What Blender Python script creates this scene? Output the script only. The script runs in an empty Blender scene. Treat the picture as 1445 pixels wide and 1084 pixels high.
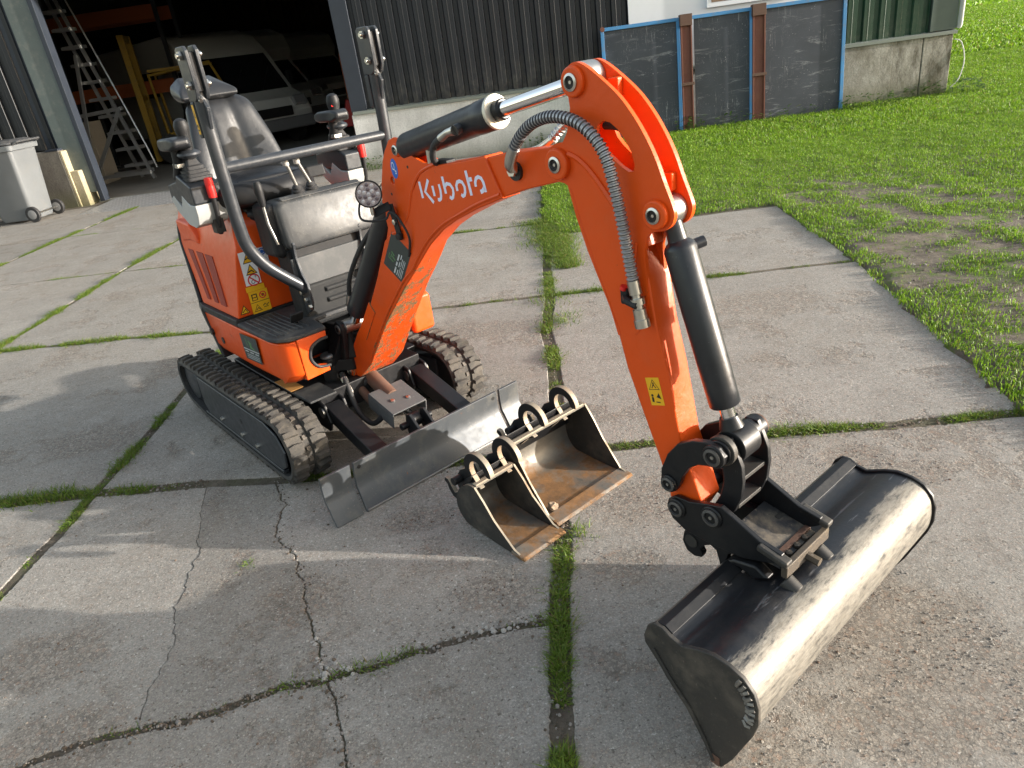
import bpy, bmesh, math, random
import numpy as np
from mathutils import Vector, Matrix
from mathutils.geometry import tessellate_polygon
random.seed(7)
RNG = np.random.default_rng(11)
scene = bpy.context.scene
C = scene.collection
R = math.radians

# ------------------------------------------------------------ camera, sky, sun
cam_data = bpy.data.cameras.new('camera')
cam_data.sensor_fit = 'HORIZONTAL'
cam_data.sensor_width = 36.0
cam_data.lens = 36.0 * 1002.0 / 1445.0
cam_data.clip_start = 0.05
cam_data.clip_end = 2000.0
cam = bpy.data.objects.new('camera', cam_data)
C.objects.link(cam)
CX, CY, CZ = (0.99003981, -0.06065372, -0.12705232), (0.14078766, 0.42652599, 0.89345084), (0.00000000, -0.90243931, 0.43081701)
cam.matrix_world = Matrix(((CX[0], CY[0], CZ[0], 0.0), (CX[1], CY[1], CZ[1], 0.0), (CX[2], CY[2], CZ[2], 1.65), (0, 0, 0, 1)))
scene.camera = cam

SUN_HEAD, SUN_EL = R(-9.0), R(9.5)          # the low sun stands to the right of the yard
world = bpy.data.worlds.new('World')
scene.world = world
world.use_nodes = True
wn = world.node_tree
wn.nodes.clear()
sky = wn.nodes.new('ShaderNodeTexSky')
sky.sky_type = 'NISHITA'
sky.sun_disc = False
sky.sun_elevation = SUN_EL
sky.sun_rotation = R(90.0) - SUN_HEAD
sky.air_density = 1.2
sky.dust_density = 2.5
sky.ozone_density = 1.0
bg = wn.nodes.new('ShaderNodeBackground')
bg.inputs['Strength'].default_value = 0.15
wo = wn.nodes.new('ShaderNodeOutputWorld')
hs = wn.nodes.new('ShaderNodeHueSaturation')
hs.inputs['Saturation'].default_value = 0.6
wn.links.new(sky.outputs[0], hs.inputs['Color'])
wn.links.new(hs.outputs[0], bg.inputs[0])
wn.links.new(bg.outputs[0], wo.inputs[0])
sun_data = bpy.data.lights.new('sun', 'SUN')
sun_data.energy = 3.1
sun_data.angle = R(0.6)
sun_data.color = (1.0, 0.94, 0.86)
sun = bpy.data.objects.new('sun', sun_data)
C.objects.link(sun)
sd = Vector((math.cos(SUN_EL) * math.cos(SUN_HEAD), math.cos(SUN_EL) * math.sin(SUN_HEAD), math.sin(SUN_EL)))
sun.rotation_euler = sd.to_track_quat('Z', 'Y').to_euler()
sun.location = sd * 30
scene.view_settings.view_transform = 'Standard'
scene.view_settings.look = 'None'
scene.view_settings.exposure = 1.65
scene.view_settings.gamma = 1.0
scene.view_settings.use_curve_mapping = False
scene.render.engine = 'CYCLES'
scene.cycles.max_bounces = 6
scene.cycles.transparent_max_bounces = 6

# ------------------------------------------------------------ materials
class NT:
    """small helper round a node tree"""
    def __init__(s, name):
        s.m = bpy.data.materials.new(name)
        s.m.use_nodes = True
        s.t = s.m.node_tree
        s.t.nodes.clear()
        s.out = s.n('ShaderNodeOutputMaterial')
        s.b = s.n('ShaderNodeBsdfPrincipled')
        s.l(s.b.outputs[0], s.out.inputs[0])
        tc = s.n('ShaderNodeTexCoord')
        s.co = tc.outputs['Object']
    def n(s, t, **k):
        x = s.t.nodes.new(t)
        for a, v in k.items():
            setattr(x, a, v)
        return x
    def l(s, a, b):
        s.t.links.new(a, b)
    def noise(s, scale, detail=6, rough=0.6, co=None, dist=0.0):
        x = s.n('ShaderNodeTexNoise')
        s.l(co or s.co, x.inputs['Vector'])
        x.inputs['Scale'].default_value = scale
        x.inputs['Detail'].default_value = detail
        x.inputs['Roughness'].default_value = rough
        x.inputs['Distortion'].default_value = dist
        return x.outputs['Fac']
    def stretch(s, sx, sy, sz):
        x = s.n('ShaderNodeMapping')
        s.l(s.co, x.inputs['Vector'])
        x.inputs['Scale'].default_value = (sx, sy, sz)
        return x.outputs[0]
    def vor(s, scale, feature='F1', out='Distance', co=None, rnd=1.0):
        x = s.n('ShaderNodeTexVoronoi', feature=feature)
        s.l(co or s.co, x.inputs['Vector'])
        x.inputs['Scale'].default_value = scale
        x.inputs['Randomness'].default_value = rnd
        return x.outputs[out]
    def ramp(s, fac, lo, hi, a=0.0, b=1.0):
        x = s.n('ShaderNodeMapRange')
        s.l(fac, x.inputs[0])
        for i, v in enumerate((lo, hi, a, b)):
            x.inputs[i + 1].default_value = v
        return x.outputs[0]
    def mul(s, a, b, op='MULTIPLY'):
        x = s.n('ShaderNodeMath', operation=op)
        for i, v in enumerate((a, b)):
            if isinstance(v, (int, float)):
                x.inputs[i].default_value = v
            else:
                s.l(v, x.inputs[i])
        x.use_clamp = op in ('MULTIPLY', 'ADD')
        return x.outputs[0]
    def mix(s, fac, a, b):
        x = s.n('ShaderNodeMix', data_type='RGBA')
        for i, v in ((0, fac), (6, a), (7, b)):
            if isinstance(v, (int, float)):
                x.inputs[i].default_value = v
            elif isinstance(v, tuple):
                x.inputs[i].default_value = v + (1.0,) if len(v) == 3 else v
            else:
                s.l(v, x.inputs[i])
        return x.outputs[2]
    def mixf(s, fac, a, b):
        x = s.n('ShaderNodeMix', data_type='FLOAT')
        for i, v in ((0, fac), (2, a), (3, b)):
            if isinstance(v, (int, float)):
                x.inputs[i].default_value = v
            else:
                s.l(v, x.inputs[i])
        return x.outputs[0]
    def axis(s, i):
        x = s.n('ShaderNodeSeparateXYZ')
        s.l(s.co, x.inputs[0])
        return x.outputs[i]
    def bump(s, h, dist=0.01, strength=1.0):
        x = s.n('ShaderNodeBump')
        x.inputs['Distance'].default_value = dist
        x.inputs['Strength'].default_value = strength
        s.l(h, x.inputs['Height'])
        s.l(x.outputs[0], s.b.inputs['Normal'])
    def set(s, col=None, rough=None, metal=None, **k):
        for nm, v in (('Base Color', col), ('Roughness', rough), ('Metallic', metal)):
            if v is None:
                continue
            if isinstance(v, tuple):
                s.b.inputs[nm].default_value = v + (1.0,)
            elif isinstance(v, (int, float)):
                s.b.inputs[nm].default_value = v
            else:
                s.l(v, s.b.inputs[nm])
        for nm, v in k.items():
            s.b.inputs[nm.replace('_', ' ')].default_value = v
        return s.m

def paint(name, col, rough=0.38, metal=0.0, dirt=(0.16, 0.13, 0.1), amount=0.35, scr=(0.5, 0.5, 0.5), scramt=0.5, bump=0.0006, scale=6.0, chip=None, coat=0.0, spec=0.5):
    """paint or plastic with grime in patches, fine scratches and optional chips"""
    t = NT(name)
    d = t.ramp(t.noise(scale, 8, 0.7), 0.5, 0.72, 0.0, amount)
    c = t.mix(t.ramp(t.noise(1.7, 3), 0.3, 0.7), tuple(v * 0.88 for v in col), tuple(min(1, v * 1.1) for v in col))
    c = t.mix(d, c, dirt)
    st = t.noise(9.0, 9, 0.85, co=t.stretch(1.0, 1.0, 6.0), dist=1.5)
    st2 = t.noise(60.0, 3, 0.6, co=t.stretch(3.0, 3.0, 0.25), dist=0.6)
    s = t.mul(t.ramp(st, 0.58, 0.64), t.ramp(st2, 0.56, 0.66))
    s = t.mul(s, scramt)
    c = t.mix(s, c, scr)
    speck = t.ramp(t.noise(140.0, 2, 0.5), 0.68, 0.76, 0.0, amount)
    c = t.mix(speck, c, dirt)
    if chip:
        cm = t.mul(t.ramp(t.noise(22.0, 6, 0.75), 0.66, 0.69), t.ramp(t.noise(3.0, 2), 0.5, 0.6))
        c = t.mix(cm, c, chip)
    r = t.mixf(d, rough, min(1.0, rough + 0.5))
    r = t.mixf(t.ramp(t.noise(30.0, 4), 0.35, 0.75), r, min(1.0, rough + 0.18))
    t.bump(t.noise(45.0, 4, 0.6), bump, 0.6)
    t.set(c, r, metal)
    t.b.inputs['Specular IOR Level'].default_value = spec
    if coat:
        t.b.inputs['Coat Weight'].default_value = coat
        t.b.inputs['Coat Roughness'].default_value = 0.15
    return t.m

def plain(name, col, rough=0.5, metal=0.0, var=0.12, scale=20.0, **k):
    t = NT(name)
    c = t.mix(t.noise(scale, 5), tuple(v * (1 - var) for v in col), tuple(min(1, v * (1 + var)) for v in col))
    r = t.mixf(t.noise(scale * 2.3, 4), max(0.02, rough - 0.06), min(1, rough + 0.1))
    return t.set(c, r, metal, **k)

ORANGE = paint('orange_paint', (0.71, 0.080, 0.006), 0.32, amount=0.16, dirt=(0.30, 0.16, 0.08), scr=(0.75, 0.30, 0.13), scramt=0.18, chip=(0.05, 0.04, 0.035), coat=0.1, spec=0.36)
def boom_paint():
    t = NT('orange_boom_paint')
    c = t.mix(t.ramp(t.noise(2.0, 4), 0.3, 0.7), (0.64, 0.072, 0.006), (0.75, 0.088, 0.007))
    z = t.axis(2); x = t.axis(0)
    front = t.n('ShaderNodeSeparateXYZ')
    g = t.n('ShaderNodeNewGeometry')
    tr = t.n('ShaderNodeVectorTransform', vector_type='NORMAL', convert_from='WORLD', convert_to='OBJECT')
    t.l(g.outputs['Normal'], tr.inputs[0]); t.l(tr.outputs[0], front.inputs[0])
    low = t.mul(t.mul(t.ramp(front.outputs[0], 0.3, 0.5), t.ramp(z, 1.05, 0.8)), t.ramp(x, 1.5, 1.4))
    low = t.mul(low, t.ramp(t.axis(1), .09, .0, .55, 1.0))
    # dried mud thrown up on the underside of the boom
    mud = t.mul(t.ramp(t.mul(t.noise(15.0, 10, 0.82, co=t.stretch(1, 1.3, 0.5)), t.mul(low, 0.12), 'ADD'), 0.575, 0.63), t.ramp(low, 0.02, 0.3))
    c = t.mix(mud, c, t.mix(t.noise(30.0, 5), (0.09, 0.055, 0.025), (0.25, 0.155, 0.065)))
    chips = t.mul(t.ramp(t.noise(26.0, 6, 0.72), 0.665, 0.69), t.ramp(t.noise(4.0, 2), 0.47, 0.56))
    c = t.mix(chips, c, (0.045, 0.035, 0.03))
    dust = t.ramp(t.noise(7.0, 8, 0.7), 0.54, 0.8, 0.0, 0.14)
    c = t.mix(dust, c, (0.36, 0.2, 0.11))
    r = t.mixf(mud, t.mixf(t.ramp(t.noise(11.0, 6), 0.35, 0.7), 0.30, 0.46), 0.95)
    h = t.mul(t.noise(50.0, 3), t.mul(mud, 2.0), 'ADD')
    t.bump(h, 0.0012, 0.7)
    t.set(c, r, 0.0)
    t.b.inputs['Specular IOR Level'].default_value = 0.32
    return t.m
BOOM = boom_paint()
BLACKP = paint('black_paint', (0.0075, 0.008, 0.0095), 0.34, amount=0.16, dirt=(0.05, 0.043, 0.035), scr=(0.2, 0.2, 0.2), scramt=0.3, spec=0.38)
CYLP = paint('cylinder_black_paint', (0.014, 0.0155, 0.019), 0.28, amount=0.15, dirt=(0.08, 0.075, 0.07), scr=(0.3, 0.3, 0.3), scramt=0.3, chip=(0.3, 0.06, 0.02))
DKGREY = paint('dark_grey_paint', (0.030, 0.034, 0.040), 0.3, metal=0.1, amount=0.16, dirt=(0.17, 0.15, 0.13), scr=(0.4, 0.4, 0.4), scramt=0.3)
PANEL = paint('scuffed_grey_plastic', (0.036, 0.038, 0.040), 0.36, amount=0.45, dirt=(0.19, 0.18, 0.16), scr=(0.55, 0.53, 0.5), scramt=0.55, scale=5.0, spec=0.4)
PLATEG = paint('dusty_grey_plate', (0.085, 0.088, 0.09), 0.45, amount=0.5, dirt=(0.21, 0.2, 0.19), scr=(0.5, 0.5, 0.5), scramt=0.5, scale=4.0, spec=0.2)
MATBLACK = paint('black_plastic', (0.014, 0.0145, 0.016), 0.46, amount=0.2, dirt=(0.08, 0.07, 0.06), scr=(0.2, 0.2, 0.2), scramt=0.3, spec=0.3)
FLOORM = paint('muddy_rubber_mat', (0.034, 0.035, 0.037), 0.62, amount=0.85, dirt=(0.17, 0.15, 0.125), scr=(0.22, 0.21, 0.2), scramt=0.5, scale=9.0)
LTGREY = paint('light_grey_plastic', (0.40, 0.40, 0.385), 0.42, amount=0.3, dirt=(0.25, 0.22, 0.19), scr=(0.2, 0.2, 0.2), scramt=0.2)
RUBBER = paint('rubber', (0.022, 0.022, 0.023), 0.6, amount=0.4, dirt=(0.10, 0.09, 0.08), scramt=0.1)
def dusty_tread():
    t = NT('dusty_tread_rubber')
    a = t.noise(7.0, 8, 0.7)
    c = t.mix(t.ramp(a, 0.38, 0.60), (0.024, 0.0235, 0.023), (0.088, 0.078, 0.065))
    c = t.mix(t.ramp(t.noise(60.0, 5), 0.5, 0.8, 0, 0.6), c, (0.05, 0.045, 0.04))
    t.bump(t.noise(80.0, 5, 0.7), 0.002, 0.8)
    return t.set(c, 0.85, 0.0)
TREAD = dusty_tread()
VINYL = paint('seat_vinyl', (0.016, 0.0175, 0.0205), 0.34, amount=0.07, dirt=(0.07, 0.068, 0.065), scramt=0.1, bump=0.0012)
CHROME = plain('chrome', (0.78, 0.78, 0.79), 0.08, 1.0, 0.04)
STEEL = plain('bare_steel', (0.46, 0.45, 0.43), 0.38, 1.0, 0.25, 30)
ZINC = plain('zinc_plated_steel', (0.55, 0.54, 0.5), 0.3, 1.0, 0.2, 40)
RED = plain('red_plastic', (0.72, 0.022, 0.018), 0.35, 0.0, 0.06)
REDPIN = plain('red_indicator', (0.6, 0.02, 0.02), 0.4)
YEL = plain('yellow_sticker', (0.78, 0.42, 0.012), 0.4, 0.0, 0.06)
WHT = plain('white_sticker', (0.78, 0.78, 0.80), 0.4, 0.0, 0.03)
LETTER = plain('lavender_white_letters', (0.72, 0.74, 0.90), 0.4, 0.0, 0.03)
BLU = plain('blue_sticker', (0.02, 0.13, 0.52), 0.4, 0.0, 0.06)
INK = plain('black_print', (0.012, 0.012, 0.012), 0.45)
GRN = plain('green_print', (0.10, 0.24, 0.09), 0.5)
PRED = plain('red_print', (0.62, 0.02, 0.03), 0.45)
DKST = plain('dark_sticker', (0.032, 0.042, 0.040), 0.4)
GREYPR = plain('grey_print', (0.5, 0.53, 0.54), 0.5)
LENS = plain('lamp_lens', (0.55, 0.5, 0.55), 0.12, 0.6, 0.4, 180)
RUSTY = paint('rusty_orange_steel', (0.105, 0.055, 0.036), 0.65, amount=0.5, dirt=(0.12, 0.08, 0.06), scr=(0.3, 0.3, 0.3), scramt=0.2)

def worn_bucket():
    """black paint worn to bright steel along the back of the shell"""
    t = NT('worn_bucket_paint')
    z = t.axis(2); x = t.axis(0)
    lin = t.mul(t.mul(x, 0.62), t.mul(z, -0.78), 'ADD')       # down the back of the shell
    x2 = t.n('ShaderNodeMath', operation='ADD'); t.l(t.mul(x, 0.5), x2.inputs[0]); t.l(t.mul(z, -1.0, 'MULTIPLY'), x2.inputs[1])
    along = t.noise(13.0, 8, 0.75, co=t.stretch(1.2, 0.22, 1.2))
    fine = t.noise(70.0, 5, 0.7, co=t.stretch(1.0, 0.25, 1.0))
    e = t.mul(along, 0.5)
    w = t.n('ShaderNodeMath', operation='SUBTRACT'); t.l(x, w.inputs[0]); w.inputs[1].default_value = 2.63
    w2 = t.n('ShaderNodeMath', operation='MULTIPLY'); t.l(w.outputs[0], w2.inputs[0]); w2.inputs[1].default_value = 7.0
    w3 = t.n('ShaderNodeMath', operation='ADD'); t.l(w2.outputs[0], w3.inputs[0]); t.l(along, w3.inputs[1])
    w4 = t.n('ShaderNodeMath', operation='ADD'); t.l(w3.outputs[0], w4.inputs[0]); t.l(t.mul(t.noise(34.0, 7, .85, co=t.stretch(1, .3, 1)), .34), w4.inputs[1])
    mask = t.ramp(w4.outputs[0], 0.68, 0.78)
    mask = t.mul(mask, t.ramp(fine, 0.25, 0.45))
    st = t.mix(t.ramp(t.noise(70.0, 9, 0.85, co=t.stretch(1, 0.25, 1)), .35, .66), (0.11, 0.102, 0.088), (0.31, 0.29, 0.25))
    st = t.mix(t.mul(t.ramp(t.noise(120.0, 4, .7, co=t.stretch(1, .12, 1)), .5, .7), .6), st, (0.13, 0.115, 0.09))
    st = t.mix(t.ramp(t.noise(4.0, 4), 0.62, 0.70), st, (0.30, 0.14, 0.04))
    dirt = t.ramp(t.noise(6.0, 8, 0.7), 0.45, 0.8, 0, 0.45)
    pa = t.mix(dirt, (0.014, 0.015, 0.018), (0.075, 0.068, 0.06))
    scr = t.mul(t.ramp(t.noise(40.0, 4, 0.7, co=t.stretch(1.6, 0.12, 1.0), dist=0.8), 0.62, 0.68), 0.4)
    pa = t.mix(scr, pa, (0.25, 0.25, 0.26))
    c = t.mix(mask, pa, st)
    m = t.mul(mask, 0.5)
    r = t.mixf(mask, t.mixf(dirt, 0.3, 0.75), t.mixf(fine, 0.46, 0.8))
    t.bump(t.noise(90.0, 5), 0.001, 0.5)
    return t.set(c, r, m)
WBUCK = worn_bucket()
def rusted_inside(name, rustlow, rusthigh):
    t = NT(name)
    z = t.axis(2)
    n = t.noise(7.0, 8, 0.72)
    zz = t.n('ShaderNodeMath', operation='MULTIPLY'); t.l(z, zz.inputs[0]); zz.inputs[1].default_value = -3.2
    ad = t.n('ShaderNodeMath', operation='ADD'); t.l(zz.outputs[0], ad.inputs[0]); t.l(n, ad.inputs[1])
    mask = t.ramp(ad.outputs[0], rustlow, rusthigh)
    rust = t.mix(t.ramp(t.noise(16.0, 8, 0.78), .3, .7), (0.085, 0.048, 0.022), (0.30, 0.15, 0.055))
    rust = t.mix(t.ramp(t.noise(9.0, 6), 0.58, 0.7), rust, (0.10, 0.075, 0.06))
    ste = t.mix(t.noise(10.0, 8, 0.75, co=t.stretch(1, 0.4, 1)), (0.06, 0.055, 0.05), (0.30, 0.275, 0.23))
    c = t.mix(mask, ste, rust)
    r = t.mixf(mask, 0.48, 0.85)
    t.bump(t.noise(70.0, 6, 0.7), 0.0015, 0.6)
    return t.set(c, r, t.mul(t.ramp(mask, 0.6, 0.0), 0.4))
BINSIDE = rusted_inside('rusted_bucket_steel', 0.34, 0.50)
BLADEM = paint('worn_blade_steel', (0.072, 0.079, 0.086), 0.38, metal=0.3, amount=0.55, dirt=(0.22, 0.205, 0.165), scr=(0.55, 0.54, 0.5), scramt=0.55, scale=4.5, chip=(0.2, 0.09, 0.04))
BUCKOUT = paint('worn_dark_steel', (0.040, 0.038, 0.035), 0.5, metal=0.3, amount=0.6, dirt=(0.17, 0.145, 0.115), scr=(0.35, 0.33, 0.3), scramt=0.4)
EDGEST = paint('rubbed_plate_edge', (0.30, 0.26, 0.20), 0.5, metal=0.4, amount=0.8, dirt=(0.28, 0.16, 0.08), scramt=0.3)

# ------------------------------------------------------------ mesh helpers
class MB:
    def __init__(s):
        s.v = []; s.f = []; s.m = []
    def add(s, vs, fs, mi=0):
        o = len(s.v)
        s.v += [tuple(v) for v in vs]
        s.f += [tuple(i + o for i in f) for f in fs]
        s.m += [mi] * len(fs)
        return s
    def box(s, x0, x1, y0, y1, z0, z1, mi=0, M=None):
        vs = [(x, y, z) for z in (z0, z1) for y in (y0, y1) for x in (x0, x1)]
        if M is not None:
            vs = [tuple(M @ Vector(v)) for v in vs]
        return s.add(vs, [(0, 2, 3, 1), (4, 5, 7, 6), (0, 1, 5, 4), (2, 6, 7, 3), (0, 4, 6, 2), (1, 3, 7, 5)], mi)
    def obox(s, c, size, M, mi=0):
        h = [v / 2 for v in size]
        T = Matrix.Translation(Vector(c)) @ M.to_4x4()
        return s.box(-h[0], h[0], -h[1], h[1], -h[2], h[2], mi, T)
    def loft(s, loops, mi=0, cap0=True, cap1=True):
        n = len(loops[0]); o = len(s.v)
        for lp in loops:
            s.v += [tuple(p) for p in lp]
        for k in range(len(loops) - 1):
            for i in range(n):
                j = (i + 1) % n
                s.f.append((o + k * n + i, o + k * n + j, o + (k + 1) * n + j, o + (k + 1) * n + i)); s.m.append(mi)
        if cap0:
            s.f.append(tuple(o + i for i in reversed(range(n)))); s.m.append(mi)
        if cap1:
            s.f.append(tuple(o + (len(loops) - 1) * n + i for i in range(n))); s.m.append(mi)
        return s
    def prism(s, poly, a, b, plane='xz', mi=0, emi=None):
        """polygon in a plane pulled along the third axis from a to b; emi: material of the rim"""
        def P(p, t):
            return {'xz': (p[0], t, p[1]), 'xy': (p[0], p[1], t), 'yz': (t, p[0], p[1])}[plane]
        n = len(poly); o = len(s.v)
        s.v += [P(p, a) for p in poly] + [P(p, b) for p in poly]
        s.f += [tuple(o + i for i in range(n)), tuple(o + n + i for i in reversed(range(n)))]
        s.m += [mi, mi]
        for i in range(n):
            j = (i + 1) % n
            s.f.append((o + i, o + n + i, o + n + j, o + j)); s.m.append(mi if emi is None else emi)
        return s
    def prism_hole(s, poly, hole, a, b, mi=0, emi=None):
        """xz polygon with a hole, pulled along y"""
        o = len(s.v)
        allp = poly + hole
        n, k = len(poly), len(hole)
        tris = tessellate_polygon([[Vector((p[0], p[1], 0)) for p in poly], [Vector((p[0], p[1], 0)) for p in hole]])
        s.v += [(p[0], a, p[1]) for p in allp] + [(p[0], b, p[1]) for p in allp]
        for t in tris:
            s.f.append(tuple(o + i for i in t)); s.m.append(mi)
            s.f.append(tuple(o + n + k + i for i in reversed(t))); s.m.append(mi)
        for st, ln in ((0, n), (n, k)):
            for i in range(ln):
                j = (i + 1) % ln
                s.f.append((o + st + i, o + n + k + st + i, o + n + k + st + j, o + st + j)); s.m.append(mi if emi is None else emi)
        return s
    def tube(s, pts, r, n=12, mi=0, radii=None, alt=None, cap=True):
        pts = [Vector(p) for p in pts]
        o = len(s.v)
        up = None
        for k, p in enumerate(pts):
            d = (pts[min(k + 1, len(pts) - 1)] - pts[max(k - 1, 0)]).normalized()
            if up is None:
                up = Vector((0, 0, 1)) if abs(d.z) < 0.9 else Vector((0, 1, 0))
            u = d.cross(up).normalized(); w = u.cross(d).normalized(); up = w
            rr = radii[k] if radii else r
            for i in range(n):
                a = 2 * math.pi * i / n
                s.v.append(tuple(p + (u * math.cos(a) + w * math.sin(a)) * rr))
        for k in range(len(pts) - 1):
            for i in range(n):
                j = (i + 1) % n
                s.f.append((o + k * n + i, o + k * n + j, o + (k + 1) * n + j, o + (k + 1) * n + i))
                s.m.append(mi if alt is None else alt(k))
        if cap:
            s.f.append(tuple(o + i for i in reversed(range(n)))); s.m.append(mi)
            s.f.append(tuple(o + (len(pts) - 1) * n + i for i in range(n))); s.m.append(mi)
        return s
    def cyl(s, p0, p1, r, r2=None, n=24, mi=0):
        return s.tube([p0, p1], r, n, mi, radii=[r, r if r2 is None else r2])
    def lathe(s, prof, p, d, n=24, mi=0):
        """prof: (radius, height along d) from bottom to top"""
        p = Vector(p); d = Vector(d).normalized()
        return s.tube_axis([(p + d * h, r) for r, h in prof], d, n, mi)
    def tube_axis(s, pr, d, n, mi):
        o = len(s.v)
        ref = Vector((0, 0, 1)) if abs(d.z) < 0.9 else Vector((1, 0, 0))
        u = d.cross(ref).normalized(); w = u.cross(d).normalized()
        for p, r in pr:
            for i in range(n):
                a = 2 * math.pi * i / n
                s.v.append(tuple(p + (u * math.cos(a) + w * math.sin(a)) * max(r, 1e-5)))
        for k in range(len(pr) - 1):
            for i in range(n):
                j = (i + 1) % n
                s.f.append((o + k * n + i, o + k * n + j, o + (k + 1) * n + j, o + (k + 1) * n + i)); s.m.append(mi)
        s.f.append(tuple(o + i for i in reversed(range(n)))); s.m.append(mi)
        s.f.append(tuple(o + (len(pr) - 1) * n + i for i in range(n))); s.m.append(mi)
        return s
    def build(s, name, mats, parent=None, bevel=0.0, smooth=38.0, subsurf=0):
        me = bpy.data.meshes.new(name)
        me.from_pydata(s.v, [], s.f)
        if not isinstance(mats, (list, tuple)):
            mats = [mats]
        for m in mats:
            me.materials.append(m)
        if len(mats) > 1:
            me.polygons.foreach_set('material_index', s.m)
        bm = bmesh.new(); bm.from_mesh(me)
        bmesh.ops.recalc_face_normals(bm, faces=bm.faces)
        bm.to_mesh(me); bm.free()
        me.polygons.foreach_set('use_smooth', [True] * len(me.polygons))
        if not bevel and not subsurf:
            me.set_sharp_from_angle(angle=R(smooth))
        o = bpy.data.objects.new(name, me)
        C.objects.link(o)
        if parent is not None:
            o.parent = parent
        if bevel:
            b = o.modifiers.new('bevel', 'BEVEL')
            b.width = bevel; b.segments = 2; b.limit_method = 'ANGLE'; b.angle_limit = R(35); b.harden_normals = True
        if subsurf:
            q = o.modifiers.new('subsurf', 'SUBSURF'); q.levels = subsurf; q.render_levels = subsurf
        return o

def tag(o, label=None, cat=None, group=None, kind=None):
    for k, v in (('label', label), ('category', cat), ('group', group), ('kind', kind)):
        if v:
            o[k] = v
    return o
def empty(name, loc=(0, 0, 0), rz=0.0, label=None, cat=None, group=None):
    o = bpy.data.objects.new(name, None)
    o.empty_display_size = 0.2
    C.objects.link(o)
    o.location = loc; o.rotation_euler = (0, 0, rz)
    return tag(o, label, cat, group)
def kids(o):
    return [c for c in C.objects if c.parent == o]
def copy_tree(o, parent=None):
    ch = kids(o)
    c = o.copy(); C.objects.link(c); c.parent = parent
    for k in ch:
        copy_tree(k, c)
    return c
def spline(pts, n=8, closed=False):
    P = [Vector(p) for p in pts]; out = []
    for i in range(len(P) - 1):
        a = P[max(i - 1, 0)]; b = P[i]; c = P[i + 1]; d = P[min(i + 2, len(P) - 1)]
        for k in range(n):
            t = k / n
            out.append(0.5 * ((2 * b) + (c - a) * t + (2 * a - 5 * b + 4 * c - d) * t * t + (3 * b - a - 3 * c + d) * t ** 3))
    out.append(P[-1])
    return out
def resample(pts, step):
    P = [Vector(p) for p in pts]; L = [0.0]
    for i in range(1, len(P)):
        L.append(L[-1] + (P[i] - P[i - 1]).length)
    n = max(2, int(L[-1] / step)); out = []; j = 0
    for k in range(n + 1):
        t = L[-1] * k / n
        while j < len(L) - 2 and L[j + 1] < t:
            j += 1
        f = (t - L[j]) / max(1e-9, L[j + 1] - L[j])
        out.append(P[j].lerp(P[j + 1], f))
    return out
def circ(cx, cy, r, n=20, a0=0.0, a1=360.0):
    full = abs(a1 - a0) >= 359.9
    m = n if full else n + 1
    return [(cx + r * math.cos(R(a0 + (a1 - a0) * i / n)), cy + r * math.sin(R(a0 + (a1 - a0) * i / n))) for i in range(m)]
def ribbon(pts, w, closed=False):
    """flat 2-D stroke of width w: returns quads as polygons"""
    out = []; n = len(pts)
    P = [Vector((p[0], p[1])) for p in pts]
    L = []; Rr = []
    for i in range(n):
        a = P[i - 1] if (i > 0 or closed) else P[i]; b = P[(i + 1) % n] if (i < n - 1 or closed) else P[i]
        d = (b - a)
        d = d.normalized() if d.length > 1e-9 else Vector((1, 0))
        q = Vector((-d.y, d.x)) * (w / 2)
        L.append(P[i] + q); Rr.append(P[i] - q)
    for i in range(n if closed else n - 1):
        j = (i + 1) % n
        out.append([tuple(L[i]), tuple(L[j]), tuple(Rr[j]), tuple(Rr[i])])
    return out
class Decal:
    """a flat sticker on a plane: origin, in-plane axes u and v, outward normal; layers lie 0.3 mm apart"""
    def __init__(s, o, u, v):
        s.o = Vector(o); s.u = Vector(u); s.v = Vector(v); s.n = s.u.cross(s.v).normalized(); s.mb = MB(); s.mats = []
    def P(s, p, h):
        return s.o + s.u * p[0] + s.v * p[1] + s.n * h
    def poly(s, pts, mat, layer=0):
        if mat not in s.mats:
            s.mats.append(mat)
        h = 0.0005 + 0.0004 * layer
        n = len(pts); o = len(s.mb.v)
        s.mb.v += [tuple(s.P(p, h)) for p in pts]
        s.mb.f.append(tuple(o + i for i in range(n))); s.mb.m.append(s.mats.index(mat))
        return s
    def stroke(s, pts, w, mat, layer=1, closed=False):
        for q in ribbon(pts, w, closed):
            s.poly(q, mat, layer)
        return s
    def rect(s, x0, y0, x1, y1, mat, layer=0):
        return s.poly([(x0, y0), (x1, y0), (x1, y1), (x0, y1)], mat, layer)
    def disc(s, cx, cy, r, mat, layer=0, n=24):
        return s.poly(circ(cx, cy, r, n), mat, layer)
    def tri(s, cx, cy, r, mat, layer=1, ink=None):
        k = [(cx, cy + r), (cx - 0.9 * r, cy - 0.62 * r), (cx + 0.9 * r, cy - 0.62 * r)]
        s.poly(k, INK, layer)
        s.poly([(cx + (a - cx) * 0.78, cy + (b - cy) * 0.78) for a, b in k], mat, layer + 1)
        return s
    def build(s, name, parent):
        me = bpy.data.meshes.new(name)
        me.from_pydata(s.mb.v, [], s.mb.f)
        for m in s.mats:
            me.materials.append(m)
        me.polygons.foreach_set('material_index', s.mb.m)
        o = bpy.data.objects.new(name, me); C.objects.link(o); o.parent = parent
        return o
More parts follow.
